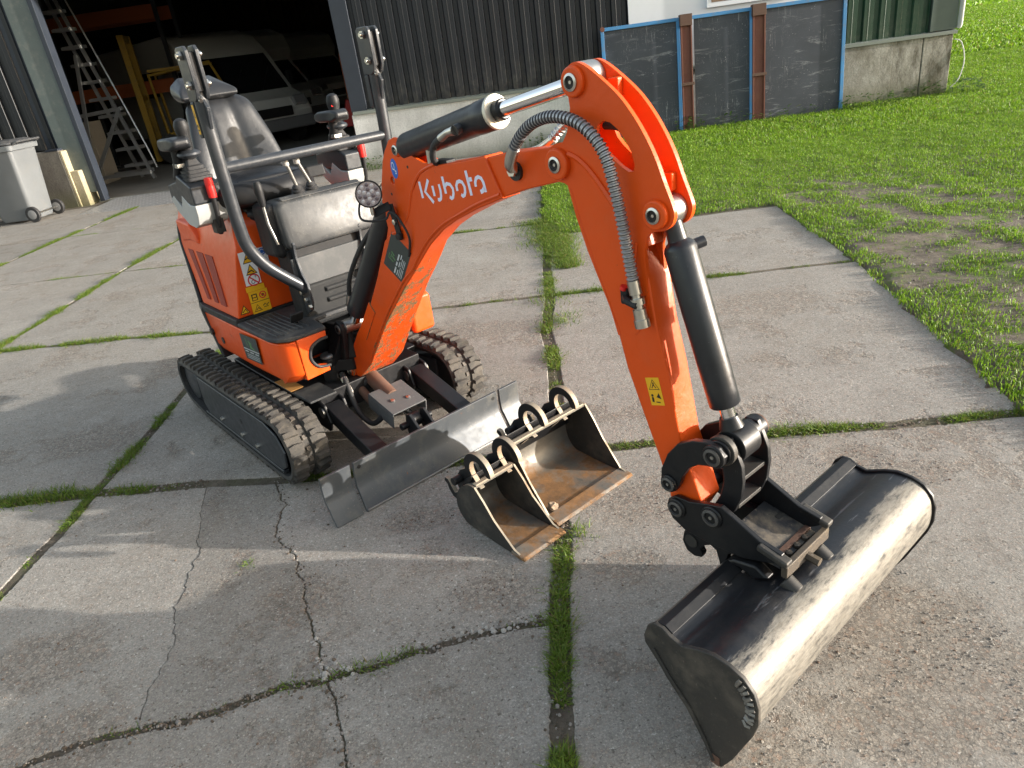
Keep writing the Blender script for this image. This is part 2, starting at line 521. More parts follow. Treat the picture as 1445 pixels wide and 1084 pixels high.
def vnoise(x, y, seed=0):
    xi = np.floor(x).astype(np.int64); yi = np.floor(y).astype(np.int64)
    fx = x - xi; fy = y - yi
    fx = fx * fx * (3 - 2 * fx); fy = fy * fy * (3 - 2 * fy)
    def h(a, b):
        n = (a * 374761393 + b * 668265263 + seed * 1442695041) & 0x7fffffff
        n = ((n ^ (n >> 13)) * 1274126177) & 0x7fffffff
        return ((n ^ (n >> 16)) & 0xffff) / 65535.0
    return (h(xi, yi) * (1 - fx) + h(xi + 1, yi) * fx) * (1 - fy) + (h(xi, yi + 1) * (1 - fx) + h(xi + 1, yi + 1) * fx) * fy
def fbm(x, y, seed=0, oct=4):
    s = 0.0; a = 0.5; t = 0.0
    for k in range(oct):
        s = s + a * vnoise(x * 2 ** k, y * 2 ** k, seed + k * 17); t += a; a *= 0.55
    return s / t

# ------------------------------------------------------------ ground, slabs, lawn
PATCHES = [(.88, 1.70, .30), (1.02, 1.50, .34), (1.06, 1.35, .32), (.70, 1.45, .20), (1.15, 1.16, .30), (.86, 1.18, .28), (.45, 1.12, .25), (1.30, 2.35, .20), (1.45, 2.2, .2), (.45, 2.25, .30), (-.85, 1.98, .22), (-.15, 1.86, .22), (-1.66, 1.85, .3), (-1.45, 1.48, .3), (1.6, 4.1, .5), (-.40, 4.35, .45), (-.05, 4.3, .35), (.75, 5.6, .4), (-2.3, 3.5, .4), (.30, 1.9, .2), (-.45, 2.35, .18)]
def concrete():
    t = NT('weathered_concrete')
    inf = t.n('ShaderNodeObjectInfo')
    big = t.noise(0.55, 5, 0.6); mid = t.noise(2.6, 8, 0.68); fine = t.noise(26.0, 8, 0.75)
    grain = t.noise(150.0, 4, 0.75)
    c = t.mix(t.ramp(mid, 0.30, 0.70), (0.225, 0.213, 0.192), (0.425, 0.405, 0.368))
    c = t.mix(t.ramp(big, 0.38, 0.62, 0, 0.55), c, (0.335, 0.318, 0.285))
    # dirt films and stains
    c = t.mix(t.mul(t.ramp(t.noise(1.3, 7, 0.72, dist=0.4), 0.50, 0.66), 0.5), c, (0.235, 0.20, 0.155))
    c = t.mix(t.mul(t.ramp(t.noise(3.9, 9, 0.78, dist=0.3), 0.56, 0.65), 0.5), c, (0.125, 0.106, 0.086))
    c = t.mix(t.mul(t.ramp(t.noise(13.0, 8, 0.8), 0.55, 0.68), 0.5), c, (0.13, 0.115, 0.10))
    # broken surface where the aggregate shows
    sp = t.ramp(t.noise(1.9, 8, 0.74), 0.545, 0.585)
    wob = t.noise(5.5, 8, 0.78)
    for px_, py_, r_ in PATCHES:
        mp = t.n('ShaderNodeMapping'); t.l(t.co, mp.inputs['Vector'])
        mp.inputs['Location'].default_value = (-px_ / r_, -py_ / (r_ * .62), 0); mp.inputs['Scale'].default_value = (1 / r_, 1 / (r_ * .62), 0)
        ln = t.n('ShaderNodeVectorMath', operation='LENGTH'); t.l(mp.outputs[0], ln.inputs[0])
        sp = t.mul(sp, t.ramp(t.mul(ln.outputs['Value'], t.mul(wob, -1.0), 'SUBTRACT') if False else t.mul(ln.outputs['Value'], t.mul(wob, 1.5), 'MULTIPLY'), 0.62, 0.40), 'MAXIMUM')
    sp = t.mul(sp, t.ramp(fine, 0.36, 0.47))
    def stones(scale):
        v = t.n('ShaderNodeTexVoronoi', feature='F1'); t.l(t.co, v.inputs['Vector']); v.inputs['Scale'].default_value = scale
        sc = t.n('ShaderNodeSeparateColor'); t.l(v.outputs['Color'], sc.inputs[0])
        st = t.mix(sc.outputs[0], (0.10, 0.085, 0.070), (0.47, 0.41, 0.34))
        st = t.mix(t.ramp(sc.outputs[1], 0.8, 0.9), st, (0.30, 0.19, 0.13))
        return t.mix(t.ramp(t.vor(scale, 'DISTANCE_TO_EDGE'), 0.10, 0.02), st, (0.085, 0.07, 0.055)), sc
    stone, hsv = stones(70.0)
    c = t.mix(t.mul(sp, 0.68), c, stone)
    # grains of every slab: pale and dark grit
    grit, g2 = stones(150.0)
    c = t.mix(t.ramp(fine, 0.35, 0.65, 0.16, 0.52), c, grit)
    c = t.mix(t.mul(t.ramp(t.noise(70.0, 3, 0.62), 0.615, 0.66), 0.78), c, (0.07, 0.06, 0.05))
    c = t.mix(t.mul(t.ramp(t.noise(78.0, 3, 0.65, co=t.stretch(1, 1.1, 1.7)), 0.625, 0.665), 0.62), c, (0.62, 0.59, 0.54))
    c = t.mix(t.mul(t.ramp(t.noise(31.0, 5, 0.8), 0.60, 0.67), 0.6), c, (0.10, 0.084, 0.068))
    c = t.mix(t.ramp(grain, 0.42, 0.62, 0.0, 0.5), c, (0.13, 0.118, 0.102))
    # a slab of its own shade
    hv = t.n('ShaderNodeHueSaturation'); t.l(c, hv.inputs['Color'])
    t.l(t.ramp(inf.outputs['Random'], 0, 1, 0.92, 1.16), hv.inputs['Value'])
    h = t.mul(t.mul(fine, 0.5), t.mul(grain, 0.22), 'ADD')
    h2 = t.n('ShaderNodeMath', operation='SUBTRACT'); t.l(h, h2.inputs[0]); t.l(t.mul(sp, t.mixf(hsv.outputs[2], 0.15, 0.5)), h2.inputs[1])
    t.bump(h2.outputs[0], 0.014, 0.7)
    return t.set(hv.outputs[0], 0.9, 0.0)
CONC = concrete()
def soil():
    t = NT('damp_soil')
    c = t.mix(t.ramp(t.noise(6.0, 8, 0.7), 0.35, 0.7), (0.075, 0.058, 0.042), (0.17, 0.14, 0.105))
    c = t.mix(t.ramp(t.noise(60.0, 5), 0.5, 0.75), c, (0.05, 0.05, 0.03))
    c = t.mix(t.mul(t.ramp(t.noise(2.2, 6), 0.5, 0.65), 0.5), c, (0.07, 0.085, 0.025))
    t.bump(t.noise(40.0, 8, 0.75), 0.02, 0.9)
    return t.set(c, 0.95)
SOIL = soil()
def turf():
    t = NT('turf_ground')
    n1 = t.noise(1.2, 6, 0.7); n2 = t.noise(11.0, 8, 0.75)
    g = t.mix(t.ramp(n2, 0.3, 0.7), (0.045, 0.085, 0.010), (0.15, 0.22, 0.022))
    y = t.axis(1)
    c = t.mix(t.ramp(t.noise(0.35, 6, 0.6), 0.35, 0.65), g, (0.13, 0.21, 0.018))
    n3 = t.noise(3.4, 8, 0.75)
    bare = t.mul(t.ramp(t.mul(n3, t.mul(n2, 0.35), 'ADD'), 0.56, 0.68), t.ramp(y, 9.0, 7.0))
    c = t.mix(bare, c, t.mix(t.ramp(n2, .3, .7), (0.07, 0.056, 0.04), (0.24, 0.20, 0.155)))
    t.bump(t.noise(24.0, 8, 0.8), 0.03, 1.0)
    return t.set(c, 0.95)
TURF = turf()
def blade_mat(name, lo, hi, dry=(0.22, 0.19, 0.06), dryamt=0.25):
    t = NT(name)
    g = t.n('ShaderNodeNewGeometry')
    r = g.outputs['Random Per Island']
    c = t.mix(r, lo, hi)
    pat = t.ramp(t.noise(0.8, 5, 0.65), 0.35, 0.7)
    c = t.mix(t.mul(pat, 0.5), c, hi)
    c = t.mix(t.mul(t.ramp(r, 0.86, 0.9), dryamt * 3), c, dry)
    t.set(c, 0.55)
    tr = t.n('ShaderNodeBsdfTranslucent'); t.l(c, tr.inputs[0])
    mx = t.n('ShaderNodeMixShader'); mx.inputs[0].default_value = 0.42
    t.l(t.b.outputs[0], mx.inputs[1]); t.l(tr.outputs[0], mx.inputs[2]); t.l(mx.outputs[0], t.out.inputs[0])
    return t.m
GRASS = blade_mat('lawn_blades', (0.075, 0.165, 0.010), (0.235, 0.40, 0.020))
JGRASS = blade_mat('joint_grass_blades', (0.065, 0.125, 0.014), (0.185, 0.28, 0.028), dryamt=0.33)

g = MB()
g.add([(-300, -120, -0.0042), (300, -120, -0.0042), (300, 500, -0.0042), (-300, 500, -0.0042)], [(0, 1, 2, 3)])
ground = g.build('ground', SOIL)
tag(ground, 'bare brown soil under the slabs and in their joints', 'ground', kind='structure')

BARN_O = Vector((-7.183, 13.224, 0.0)); BARN_A = R(-4.69)
BX = Vector((math.cos(BARN_A), math.sin(BARN_A), 0)); BY = Vector((-math.sin(BARN_A), math.cos(BARN_A), 0))
def wallY(x):   # barn front line
    return 13.224 + (x + 7.183) * math.tan(BARN_A)

# slab corner points; the yard is laid in two-metre slabs whose joints run away from the camera
N = dict(
 m_=(-.16, -2.4), m0=(-.06, .5), m1=(.045, 1.70), m2=(.165, 2.70), m3=(.355, 4.82), m4=(.56, 7.02), m5=(.74, 9.1), m6=(.92, 11.0), m7=(1.0, 12.45),
 j_=(-2.3, -2.4), j0=(-2.2, .45), j1=(-2.12, 1.40), j2=(-2.02, 2.92), j3=(-1.93, 5.06), j4=(-1.76, 7.28), j5=(-1.62, 9.3), j6=(-1.5, 11.2), j7=(-1.4, 12.62),
 k_=(-4.5, -2.4), k0=(-4.35, .6), k1=(-4.15, 3.02), k2=(-3.99, 5.36), k3=(-3.93, 7.54), k4=(-3.68, 9.9), k5=(-3.5, 12.0), k6=(-3.45, 12.8),
 l_=(-6.7, -2.4), l0=(-6.5, .8), l1=(-6.3, 3.2), l2=(-6.15, 5.55), l3=(-6.06, 7.76), l4=(-5.88, 10.2), l5=(-5.7, 12.2), l6=(-5.66, 12.95),
 n_=(-8.9, -2.4), n0=(-8.7, 1.0), n1=(-8.5, 3.4), n2=(-8.35, 5.75), n3=(-8.2, 8.0), n4=(-8.05, 10.4), n5=(-7.95, 12.35), n6=(-7.9, 13.0),
 o_=(-11.2, -2.4), o2=(-10.6, 6.0), o4=(-10.3, 10.6), o6=(-10.1, 13.3),
 r_=(2.15, -2.4), r0=(2.12, .35), r1=(2.11, 2.49), r2=(2.48, 4.64), r3=(2.64, 6.42), q3=(.80, 6.50), q2=(.355, 4.82),
 c1=(-.68, 1.59), c0=(-1.22, 1.50), ca=(-1.13, 2.80), cb=(-1.46, 2.86), cx=(-.44, .9), cy=(-.36, .40), t1=(-2.46, 2.86))
GAP = {}
def gp(a, b, w, rough=0.02):
    GAP[frozenset((a, b))] = (w, rough)
def gaps(seq, w, rough=0.02):
    for a, b in zip(seq, seq[1:]):
        gp(a, b, w, rough)
gaps(['m_', 'm0', 'm1', 'm2'], 0.032, 0.012)
gaps(['m2', 'm3', 'm4', 'm5', 'm6', 'm7'], 0.035, 0.02)
gaps(['j_', 'j0', 'j1', 'j2', 'j3', 'j4', 'j5', 'j6', 'j7'], 0.024, 0.014)
gaps(['k_', 'k0', 'k1', 'k2', 'k3', 'k4', 'k5', 'k6'], 0.022, 0.014)
gaps(['l_', 'l0', 'l1', 'l2', 'l3', 'l4', 'l5', 'l6'], 0.022, 0.014)
gaps(['n_', 'n0', 'n1', 'n2', 'n3', 'n4', 'n5', 'n6'], 0.022, 0.014)
gaps(['j2', 'cb', 'ca', 'm2', 'r1'], 0.032, 0.02)
gaps(['k1', 'j2'], 0.040, 0.02)
gaps(['j3', 'm3', 'r2'], 0.026, 0.02); gaps(['k2', 'j3'], 0.024, 0.02)
gaps(['j4', 'm4'], 0.02, 0.02); gaps(['k3', 'j4'], 0.012, 0.02); gaps(['l3', 'k3'], 0.012, 0.02); gaps(['l2', 'k2'], 0.012, 0.02); gaps(['l4', 'k4'], 0.01, 0.02)
gaps(['j1', 'c0', 'c1', 'm1'], 0.013, 0.05)
gaps(['c0', 'cb'], 0.0007, 0.05); gaps(['c1', 'ca'], 0.0030, 0.06); gaps(['c1', 'cx', 'cy'], 0.0028, 0.05)
gaps(['ca', 'cb'], 0.03, 0.01)
PL = {}
def frac(a, b, rough, depth):
    """a ragged line from a to b by midpoint displacement"""
    pts = [Vector(a), Vector(b)]; r = rough
    n0 = Vector((a[1] - b[1], b[0] - a[0])).normalized()
    for _ in range(depth):
        q = [pts[0]]
        for p, s in zip(pts, pts[1:]):
            n = n0
            q += [(p + s) / 2 + n * random.gauss(0, r * 0.5), s]
        pts = q; r *= 0.66
    return pts
def edge_line(a, b):
    k = (a, b) if a < b else (b, a)
    if k not in PL:
        w, rough = GAP.get(frozenset((a, b)), (0.012, 0.012))
        L = (Vector(N[a]) - Vector(N[b])).length
        dep = 7 if N[a][1] < 3.2 else 5 if N[a][1] < 8 else 4
        PL[k] = frac(N[k[0]], N[k[1]], rough * min(1.6, L), dep)
    p = PL[k]
    return p if k == (a, b) else p[::-1]
yard = empty('concrete_yard', (0, 0, 0), 0, 'yard of weathered concrete slabs with grass growing in the joints', 'paved yard')
yard['kind'] = 'structure'
def slab(names, z=0.0):
    n = len(names)
    P = [Vector(N[k]) for k in names]
    A = sum(P[i].x * P[(i + 1) % n].y - P[(i + 1) % n].x * P[i].y for i in range(n))
    sgn = 1 if A > 0 else -1
    nr = []; gw = []
    for i in range(n):
        d = (P[(i + 1) % n] - P[i]).normalized(); nr.append(Vector((-d.y, d.x)) * sgn)
        gw.append(GAP.get(frozenset((names[i], names[(i + 1) % n])), (0.012, 0))[0])
    corner = []
    for i in range(n):
        a, b = nr[i - 1], nr[i]; det = a.x * b.y - a.y * b.x
        if abs(det) > 0.12:
            off = Vector((gw[i - 1] * b.y - gw[i] * a.y, a.x * gw[i] - b.x * gw[i - 1])) / det
        else:
            off = (a * gw[i - 1] + b * gw[i]) / 2
        corner.append(P[i] + off)
    rim = []; top = []
    for i in range(n):
        e = edge_line(names[i], names[(i + 1) % n])
        d = Vector((nr[i].y, -nr[i].x)) * sgn
        c0, c1 = corner[i], corner[(i + 1) % n]
        s0, s1 = c0.dot(d), c1.dot(d)
        un = (nr[i] + nr[i - 1]).normalized() if (nr[i] + nr[i - 1]).length > .1 else nr[i]
        rim.append(c0); top.append(c0 + un * 0.004)
        last = s0 + .008
        for k, p in enumerate(e[1:-1]):
            t_ = p.dot(d)
            if t_ < last + .002 or t_ > s1 - .010:
                continue
            last = t_
            f = min(1.0, 6 * min(t_ - s0, s1 - t_) / max(.1, s1 - s0))
            lat = (p - P[i]).dot(nr[i]) * f
            o = lat + gw[i] * (1 + 0.22 * (random.random() - .5) * f)
            base = P[i] + d * (t_ - P[i].dot(d))
            rim.append(base + nr[i] * o)
            top.append(base + nr[i] * (o + 0.002 + min(gw[i], 0.02) * 0.3 * random.random()))
    m = len(rim)
    mb = MB()
    mb.v = [(p.x, p.y, -0.12) for p in rim] + [(p.x, p.y, z - 0.0035) for p in rim] + [(p.x, p.y, z) for p in top]
    for o in (0, m):
        for i in range(m):
            j = (i + 1) % m
            mb.f.append((o + i, o + j, o + m + j, o + m + i)); mb.m.append(0)
    mb.f.append(tuple(2 * m + i for i in range(m))); mb.m.append(0)
    me = bpy.data.meshes.new('concrete_slab'); me.from_pydata(mb.v, [], mb.f); me.materials.append(CONC)
    o = bpy.data.objects.new('concrete_slab', me); C.objects.link(o); o.parent = yard
    return o
for k, nm in enumerate([
    ['m_', 'r_', 'r0', 'r1', 'm2', 'm1', 'm0'], ['m2', 'r1', 'r2', 'm3'], ['m3', 'r2', 'r3', 'q3', 'm4'],
    ['j0', 'j_', 'm_', 'm0', 'm1', 'c1', 'cx', 'cy'], ['j0', 'cy', 'cx', 'c1', 'c0', 'j1'],
    ['j1', 'c0', 'cb', 'j2'], ['c0', 'c1', 'ca', 'cb'], ['c1', 'm1', 'm2', 'ca'],
    ['j2', 'cb', 'ca', 'm2', 'm3', 'j3'], ['j3', 'm3', 'm4', 'j4'], ['j4', 'm4', 'm5', 'j5'], ['j5', 'm5', 'm6', 'j6'], ['j6', 'm6', 'm7', 'j7'],
    ['k_', 'j_', 'j0', 'j1', 'j2', 'k1', 'k0'], ['k1', 'j2', 'j3', 'k2'], ['k2', 'j3', 'j4', 'k3'], ['k3', 'j4', 'j5', 'k4'], ['k4', 'j5', 'j6', 'k5'], ['k5', 'j6', 'j7', 'k6'],
    ['l_', 'k_', 'k0', 'k1', 'l1', 'l0'], ['l1', 'k1', 'k2', 'l2'], ['l2', 'k2', 'k3', 'l3'], ['l3', 'k3', 'k4', 'l4'], ['l4', 'k4', 'k5', 'l5'], ['l5', 'k5', 'k6', 'l6'],
    ['n_', 'l_', 'l0', 'l1', 'n1', 'n0'], ['n1', 'l1', 'l2', 'n2'], ['n2', 'l2', 'l3', 'n3'], ['n3', 'l3', 'l4', 'n4'], ['n4', 'l4', 'l5', 'n5'], ['n5', 'l5', 'l6', 'n6'],
    ['o_', 'n_', 'n0', 'n1', 'n2', 'o2'], ['o2', 'n2', 'n3', 'n4', 'o4'], ['o4', 'n4', 'n5', 'n6', 'o6']]):
    slab(nm, 0.0012 * math.sin(k * 2.4))

# ---- lawn: a sheet that stays below the slabs and rises a little beside them
def edge_x(y):
    return np.interp(y, [-3, .35, 2.49, 4.64, 6.42, 6.5], [2.15, 2.12, 2.11, 2.48, 2.64, 2.64])
def is_lawn(x, y):
    e = edge_x(y) - 0.035 + 0.09 * (fbm(x * 4, y * 4, 3) - 0.5)
    right = (x > e) & (y <= 6.47)
    b1 = np.interp(y, [6.4, 7.0, 9.1, 11.0, 12.6], [.70, .56, .74, .92, 1.0]) + 0.25 * (fbm(x * 2 + 9, y * 2, 5) - 0.45)
    up = (x > b1) & (y > 6.47)
    wy = 13.224 + (x + 7.183) * math.tan(BARN_A)
    inside = (y > wy) & (x < 7.62)
    return (right | up) & ~inside
def lawn_h(x, y):
    return 0.014 + 0.035 * (fbm(x * 1.3, y * 1.3, 21) - 0.5) + 0.02 * (fbm(x * 7, y * 7, 23, 3) - 0.5)
gx = np.concatenate([np.arange(.3, 9, .09), np.geomspace(9.1, 160, 50)])
gy = np.concatenate([np.arange(-2.4, 13, .09), np.geomspace(13.1, 320, 60)])
XX, YY = np.meshgrid(gx, gy)
ZZ = np.where(is_lawn(XX, YY), lawn_h(XX, YY), -0.09)
nv = np.stack([XX.ravel(), YY.ravel(), ZZ.ravel()], 1)
ii = np.arange(XX.size).reshape(XX.shape)
q = np.stack([ii[:-1, :-1].ravel(), ii[:-1, 1:].ravel(), ii[1:, 1:].ravel(), ii[1:, :-1].ravel()], 1)
keep = (ZZ.ravel()[q] > -0.085).any(1)
me = bpy.data.meshes.new('lawn')
me.from_pydata(nv.tolist(), [], q[keep].tolist())
me.polygons.foreach_set('use_smooth', [True] * len(me.polygons))
me.materials.append(TURF)
lawn = bpy.data.objects.new('lawn', me); C.objects.link(lawn)
tag(lawn, 'patchy lawn ground running from the slabs past the barn corner', 'lawn', kind='structure')

def blades(name, px, py, pz, h, w, lean, mat, label, cat, seg=2):
    """one mesh of grass blades: each a bent, tapering strip"""
    n = len(px)
    az = RNG.uniform(0, 2 * np.pi, n); la = RNG.uniform(0, 2 * np.pi, n)
    ln = lean * RNG.uniform(0.2, 1.2, n) * h
    dx, dy = np.cos(az) * w / 2, np.sin(az) * w / 2
    lx, ly = np.cos(la) * ln, np.sin(la) * ln
    B = np.stack
    v = np.empty((n, 5, 3))
    v[:, 0] = B([px - dx, py - dy, pz - 0.01], 1)
    v[:, 1] = B([px + dx, py + dy, pz - 0.01], 1)
    v[:, 2] = B([px - dx * .75 + lx * .4, py - dy * .75 + ly * .4, pz + h * .6], 1)
    v[:, 3] = B([px + dx * .75 + lx * .4, py + dy * .75 + ly * .4, pz + h * .6], 1)
    v[:, 4] = B([px + lx, py + ly, pz + h * (1 - 0.25 * lean)], 1)
    base = (np.arange(n) * 5)[:, None]
    loops = (base + np.array([0, 1, 3, 2, 2, 3, 4])[None]).ravel().astype(np.int32)
    me = bpy.data.meshes.new(name)
    me.vertices.add(n * 5); me.vertices.foreach_set('co', v.ravel())
    me.loops.add(n * 7); me.loops.foreach_set('vertex_index', loops)
    me.polygons.add(n * 2)
    st = (np.arange(n) * 7)[:, None] + np.array([0, 4])[None]
    me.polygons.foreach_set('loop_start', st.ravel().astype(np.int32))
    me.update(calc_edges=True)
    me.materials.append(mat)
    o = bpy.data.objects.new(name, me); C.objects.link(o)
    return tag(o, label, cat, kind='stuff')

def lawn_pts(n, x0, x1, y0, y1, bare=0.0):
    x = RNG.uniform(x0, x1, n); y = RNG.uniform(y0, y1, n)
    ok = is_lawn(x, y) & (x < 0.74 * y + 1.4) & (x > -0.2 * y)
    d = fbm(x * 1.1, y * 1.1, 31) * 0.45 + fbm(x * 4.5, y * 4.5, 37) * 0.55
    near = np.clip((8.8 - y) / 3.2, 0, 1) * np.clip((x - 1.9) / 0.9, 0, 1)
    thr = 0.10 + 0.29 * near
    ok &= RNG.uniform(0, 1, n) < np.clip((d - thr) / 0.12, 0.05, 1)
    return x[ok], y[ok], d[ok]
x, y, d = lawn_pts(300000, .5, 7, 2.2, 9.5)
blades('grass', x, y, lawn_h(x, y), RNG.uniform(.014, .040, len(x)) * (.5 + .9 * d), RNG.uniform(.003, .007, len(x)), 1.0, GRASS, 'short patchy grass on the lawn beside the slab edge', 'grass')
x, y, d = lawn_pts(230000, .5, 13, 9.5, 18)
blades('grass', x, y, lawn_h(x, y), RNG.uniform(.025, .060, len(x)) * (.5 + .9 * d), RNG.uniform(.006, .013, len(x)), 0.95, GRASS, 'bright green grass in front of the leaning panel and barn corner', 'grass')
x, y, d = lawn_pts(150000, 5, 34, 18, 45)
blades('grass', x, y, lawn_h(x, y), RNG.uniform(.06, .13, len(x)), RNG.uniform(.03, .06, len(x)), 0.8, GRASS, 'sunlit field grass beyond the barn corner', 'grass')
x, y, d = lawn_pts(90000, 15, 130, 45, 170)
blades('grass', x, y, lawn_h(x, y), RNG.uniform(.1, .3, len(x)), RNG.uniform(.15, .4, len(x)), 0.8, GRASS, 'far grass of the open field', 'grass')

# ---- grass in the joints
jx = []; jy = []; jh = []
def joint(a, b, per_m, w, hmax, thr, seed):
    p = edge_line(a, b)
    for s, e in zip(p, p[1:]):
        L = (e - s).length; n = int(L * per_m)
        if n < 1:
            n = 1 if random.random() < L * per_m else 0
        d = (e - s); nrm = Vector((-d.y, d.x)).normalized() if L > 1e-6 else Vector((0, 0))
        for _ in range(n):
            t = random.random(); q = s + d * t
            k = float(fbm(np.array([q.x * 4.3 + seed]), np.array([q.y * 4.3]), 41)[0])
            if k < thr + random.uniform(-.05, .05):
                continue
            o = random.gauss(0, w * (0.35 + 1.3 * (k - thr)))
            jx.append(q.x + nrm.x * o); jy.append(q.y + nrm.y * o); jh.append(hmax * random.uniform(.35, 1) * min(1.0, .45 + 2.2 * (k - thr)))
for a, b, per, w, h, th in [('m_', 'm0', 1500, .026, .05, .40), ('m0', 'm1', 5200, .027, .042, .35), ('m1', 'm2', 3400, .026, .038, .34), ('m2', 'm3', 2300, .040, .045, .46), ('m3', 'm4', 2300, .055, .05, .42),
    ('m4', 'm5', 1500, .09, .07, .4), ('m2', 'r1', 2800, .030, .042, .46), ('ca', 'm2', 1500, .03, .045, .5), ('cb', 'j2', 2800, .040, .045, .44), ('j2', 'k1', 3000, .045, .05, .40), ('j0', 'j1', 900, .02, .03, .5), ('j1', 'j2', 2600, .024, .04, .42),
    ('j2', 'j3', 2400, .03, .045, .44), ('j3', 'm3', 1800, .04, .05, .45), ('m3', 'r2', 2300, .038, .042, .40), ('k2', 'j3', 2200, .035, .045, .38), ('j4', 'm4', 1500, .035, .05, .42), ('k3', 'j4', 700, .02, .04, .52),
    ('k1', 'k2', 2000, .025, .04, .38), ('k2', 'k3', 2200, .03, .045, .36), ('k3', 'k4', 2200, .03, .05, .36), ('l3', 'l4', 1800, .03, .05, .38), ('l4', 'l5', 1800, .03, .05, .38), ('l3', 'k3', 700, .03, .04, .45), ('l2', 'l3', 900, .025, .04, .46), ('k4', 'l4', 500, .02, .04, .5),
    ('j1', 'c0', 600, .008, .025, .50), ('c0', 'c1', 700, .010, .03, .47), ('c1', 'm1', 900, .018, .035, .46), ('c1', 'ca', 160, .006, .02, .58), ('c1', 'cx', 120, .005, .02, .58), ('j3', 'j4', 900, .03, .045, .46)]:
    joint(a, b, per, w, h, th, 3.0)
def tuft(x, y, n, r, h):
    for _ in range(n):
        jx.append(random.gauss(x, r)); jy.append(random.gauss(y, r)); jh.append(h * random.uniform(.4, 1))
tuft(-1.09, 2.20, 60, .018, .03); tuft(1.62, 6.02, 60, .03, .05); tuft(.15, 2.12, 110, .03, .06); tuft(.36, 4.3, 260, .07, .055); tuft(.34, 4.75, 260, .08, .06); tuft(.50, 6.3, 500, .12, .07)
tuft(1.05, 5.0, 25, .02, .03)
# the verge that has crept over the slabs at the main joint
for _ in range(9000):
    y_ = random.uniform(5.4, 7.2); x_ = random.gauss(.57, .05 + .05 * (y_ - 5.4))
    jx.append(x_); jy.append(y_); jh.append(random.uniform(.02, .06))
jx = np.array(jx); jy = np.array(jy); jh = np.array(jh)
fx_, fy_ = math.cos(R(-52)), math.sin(R(-52))
ux = (jx + .961) * fx_ + (jy - 3.417) * fy_; uy = -(jx + .961) * fy_ + (jy - 3.417) * fx_
okj = ~((ux > 1.22) & (ux < 1.70) & (uy > -.17) & (uy < .51))       # nothing grows through the spare buckets
jx, jy, jh = jx[okj], jy[okj], jh[okj]
blades('grass', jx, jy, np.full(len(jx), -0.03), jh + 0.03, RNG.uniform(.0025, .006, len(jx)), 0.85, JGRASS, 'grass and moss growing in the joints between the concrete slabs', 'grass')

# moss and soil fill a little proud in the joints
def scatter_stones(n, fn, smin, smax, mat, label):
    mb = MB()
    for _ in range(n):
        x, y = fn()
        r = random.uniform(smin, smax) * (0.6 + 0.8 * random.random() ** 3)
        k = 5
        a0 = random.random() * 6
        base = [(x + r * math.cos(a0 + 2 * math.pi * i / k) * random.uniform(.7, 1.1), y + r * math.sin(a0 + 2 * math.pi * i / k) * random.uniform(.7, 1.1), -0.002) for i in range(k)]
        tp = [(b[0] * .55 + x * .45, b[1] * .55 + y * .45, r * random.uniform(.25, .5)) for b in base]
        mb.loft([base, tp], random.randrange(len(mat)), cap0=False)
    o = mb.build('gravel', mat, smooth=20)
    return tag(o, label, 'gravel', kind='stuff')
PEB = [plain('grey_pebble', (0.22, 0.2, 0.18), 0.85), plain('brown_pebble', (0.13, 0.09, 0.065), 0.85), plain('pale_pebble', (0.34, 0.31, 0.27), 0.85)]
CRUMB = [plain('soil_crumb', (0.085, 0.066, 0.048), 0.95), plain('brown_crumb', (0.13, 0.10, 0.075), 0.95), PEB[0]]
dense = []
spots = [(random.uniform(-2, 2), random.uniform(1.1, 6.5), random.uniform(.08, .35)) for _ in range(46)] + [(.95, 1.75, .22), (1.25, 1.5, .3), (1.4, 1.2, .35), (-.62, 1.62, .1), (-.1, 1.75, .16), (-.5, 1.9, .2), (-1.1, 2.1, .2)]
def stone_pos():
    if random.random() < .25:
        y = random.uniform(1.0, 7.5); return random.uniform(-.75 * y, min(2.2, .75 * y)), y
    s = random.choice(spots)
    return random.gauss(s[0], s[2]), random.gauss(s[1], s[2] * .6)
scatter_stones(2600, stone_pos, .0016, .0052, PEB, 'loose grit and small stones lying on the slabs')
def patch_pos():
    while True:
        s = random.choice(PATCHES); a = random.random() * 6.283; q = random.random() ** .6
        x, y = s[0] + s[2] * .85 * q * math.cos(a), s[1] + s[2] * .55 * q * math.sin(a)
        if y < 6 and float(fbm(np.array([x * 9.0]), np.array([y * 9.0]), 77, 3)[0]) > .47:
            return x, y
scatter_stones(3600, patch_pos, .0014, .0056, [PEB[0], PEB[1], PEB[0], PEB[2]], 'aggregate showing in the broken patches of the slabs')
def under_pos():
    v = Matrix.Translation((-.961, 3.417, 0)) @ Matrix.Rotation(R(-52), 4, 'Z') @ Vector((random.gauss(.70, .12), random.gauss(.05, .20), 0))
    return v.x, v.y
scatter_stones(900, under_pos, .002, .008, CRUMB, 'soil crumbs dropped behind the dozer blade')
def rubble_pos():
    a = random.choice([(-.68, 1.60), (-.70, 1.66), (-.62, 1.60), (-.17, 1.70), (-.10, 1.69), (-.24, 1.68), (-.75, 1.75)])
    return random.gauss(a[0], .022), random.gauss(a[1], .012)
scatter_stones(42, rubble_pos, .006, .017, [plain('concrete_bit', (.36, .34, .31), .9)], 'broken bits of concrete lying in the cracks')
def bare_pos():
    while True:
        x, y = random.uniform(2.4, 5.2), random.uniform(2.6, 8.2)
        if x > float(edge_x(y)) + .05 and x < .74 * y + .9:
            return x, y
o_ = scatter_stones(2200, bare_pos, .004, .014, CRUMB, 'clods of dry soil on the bare patches of the lawn')
o_.location.z = .012
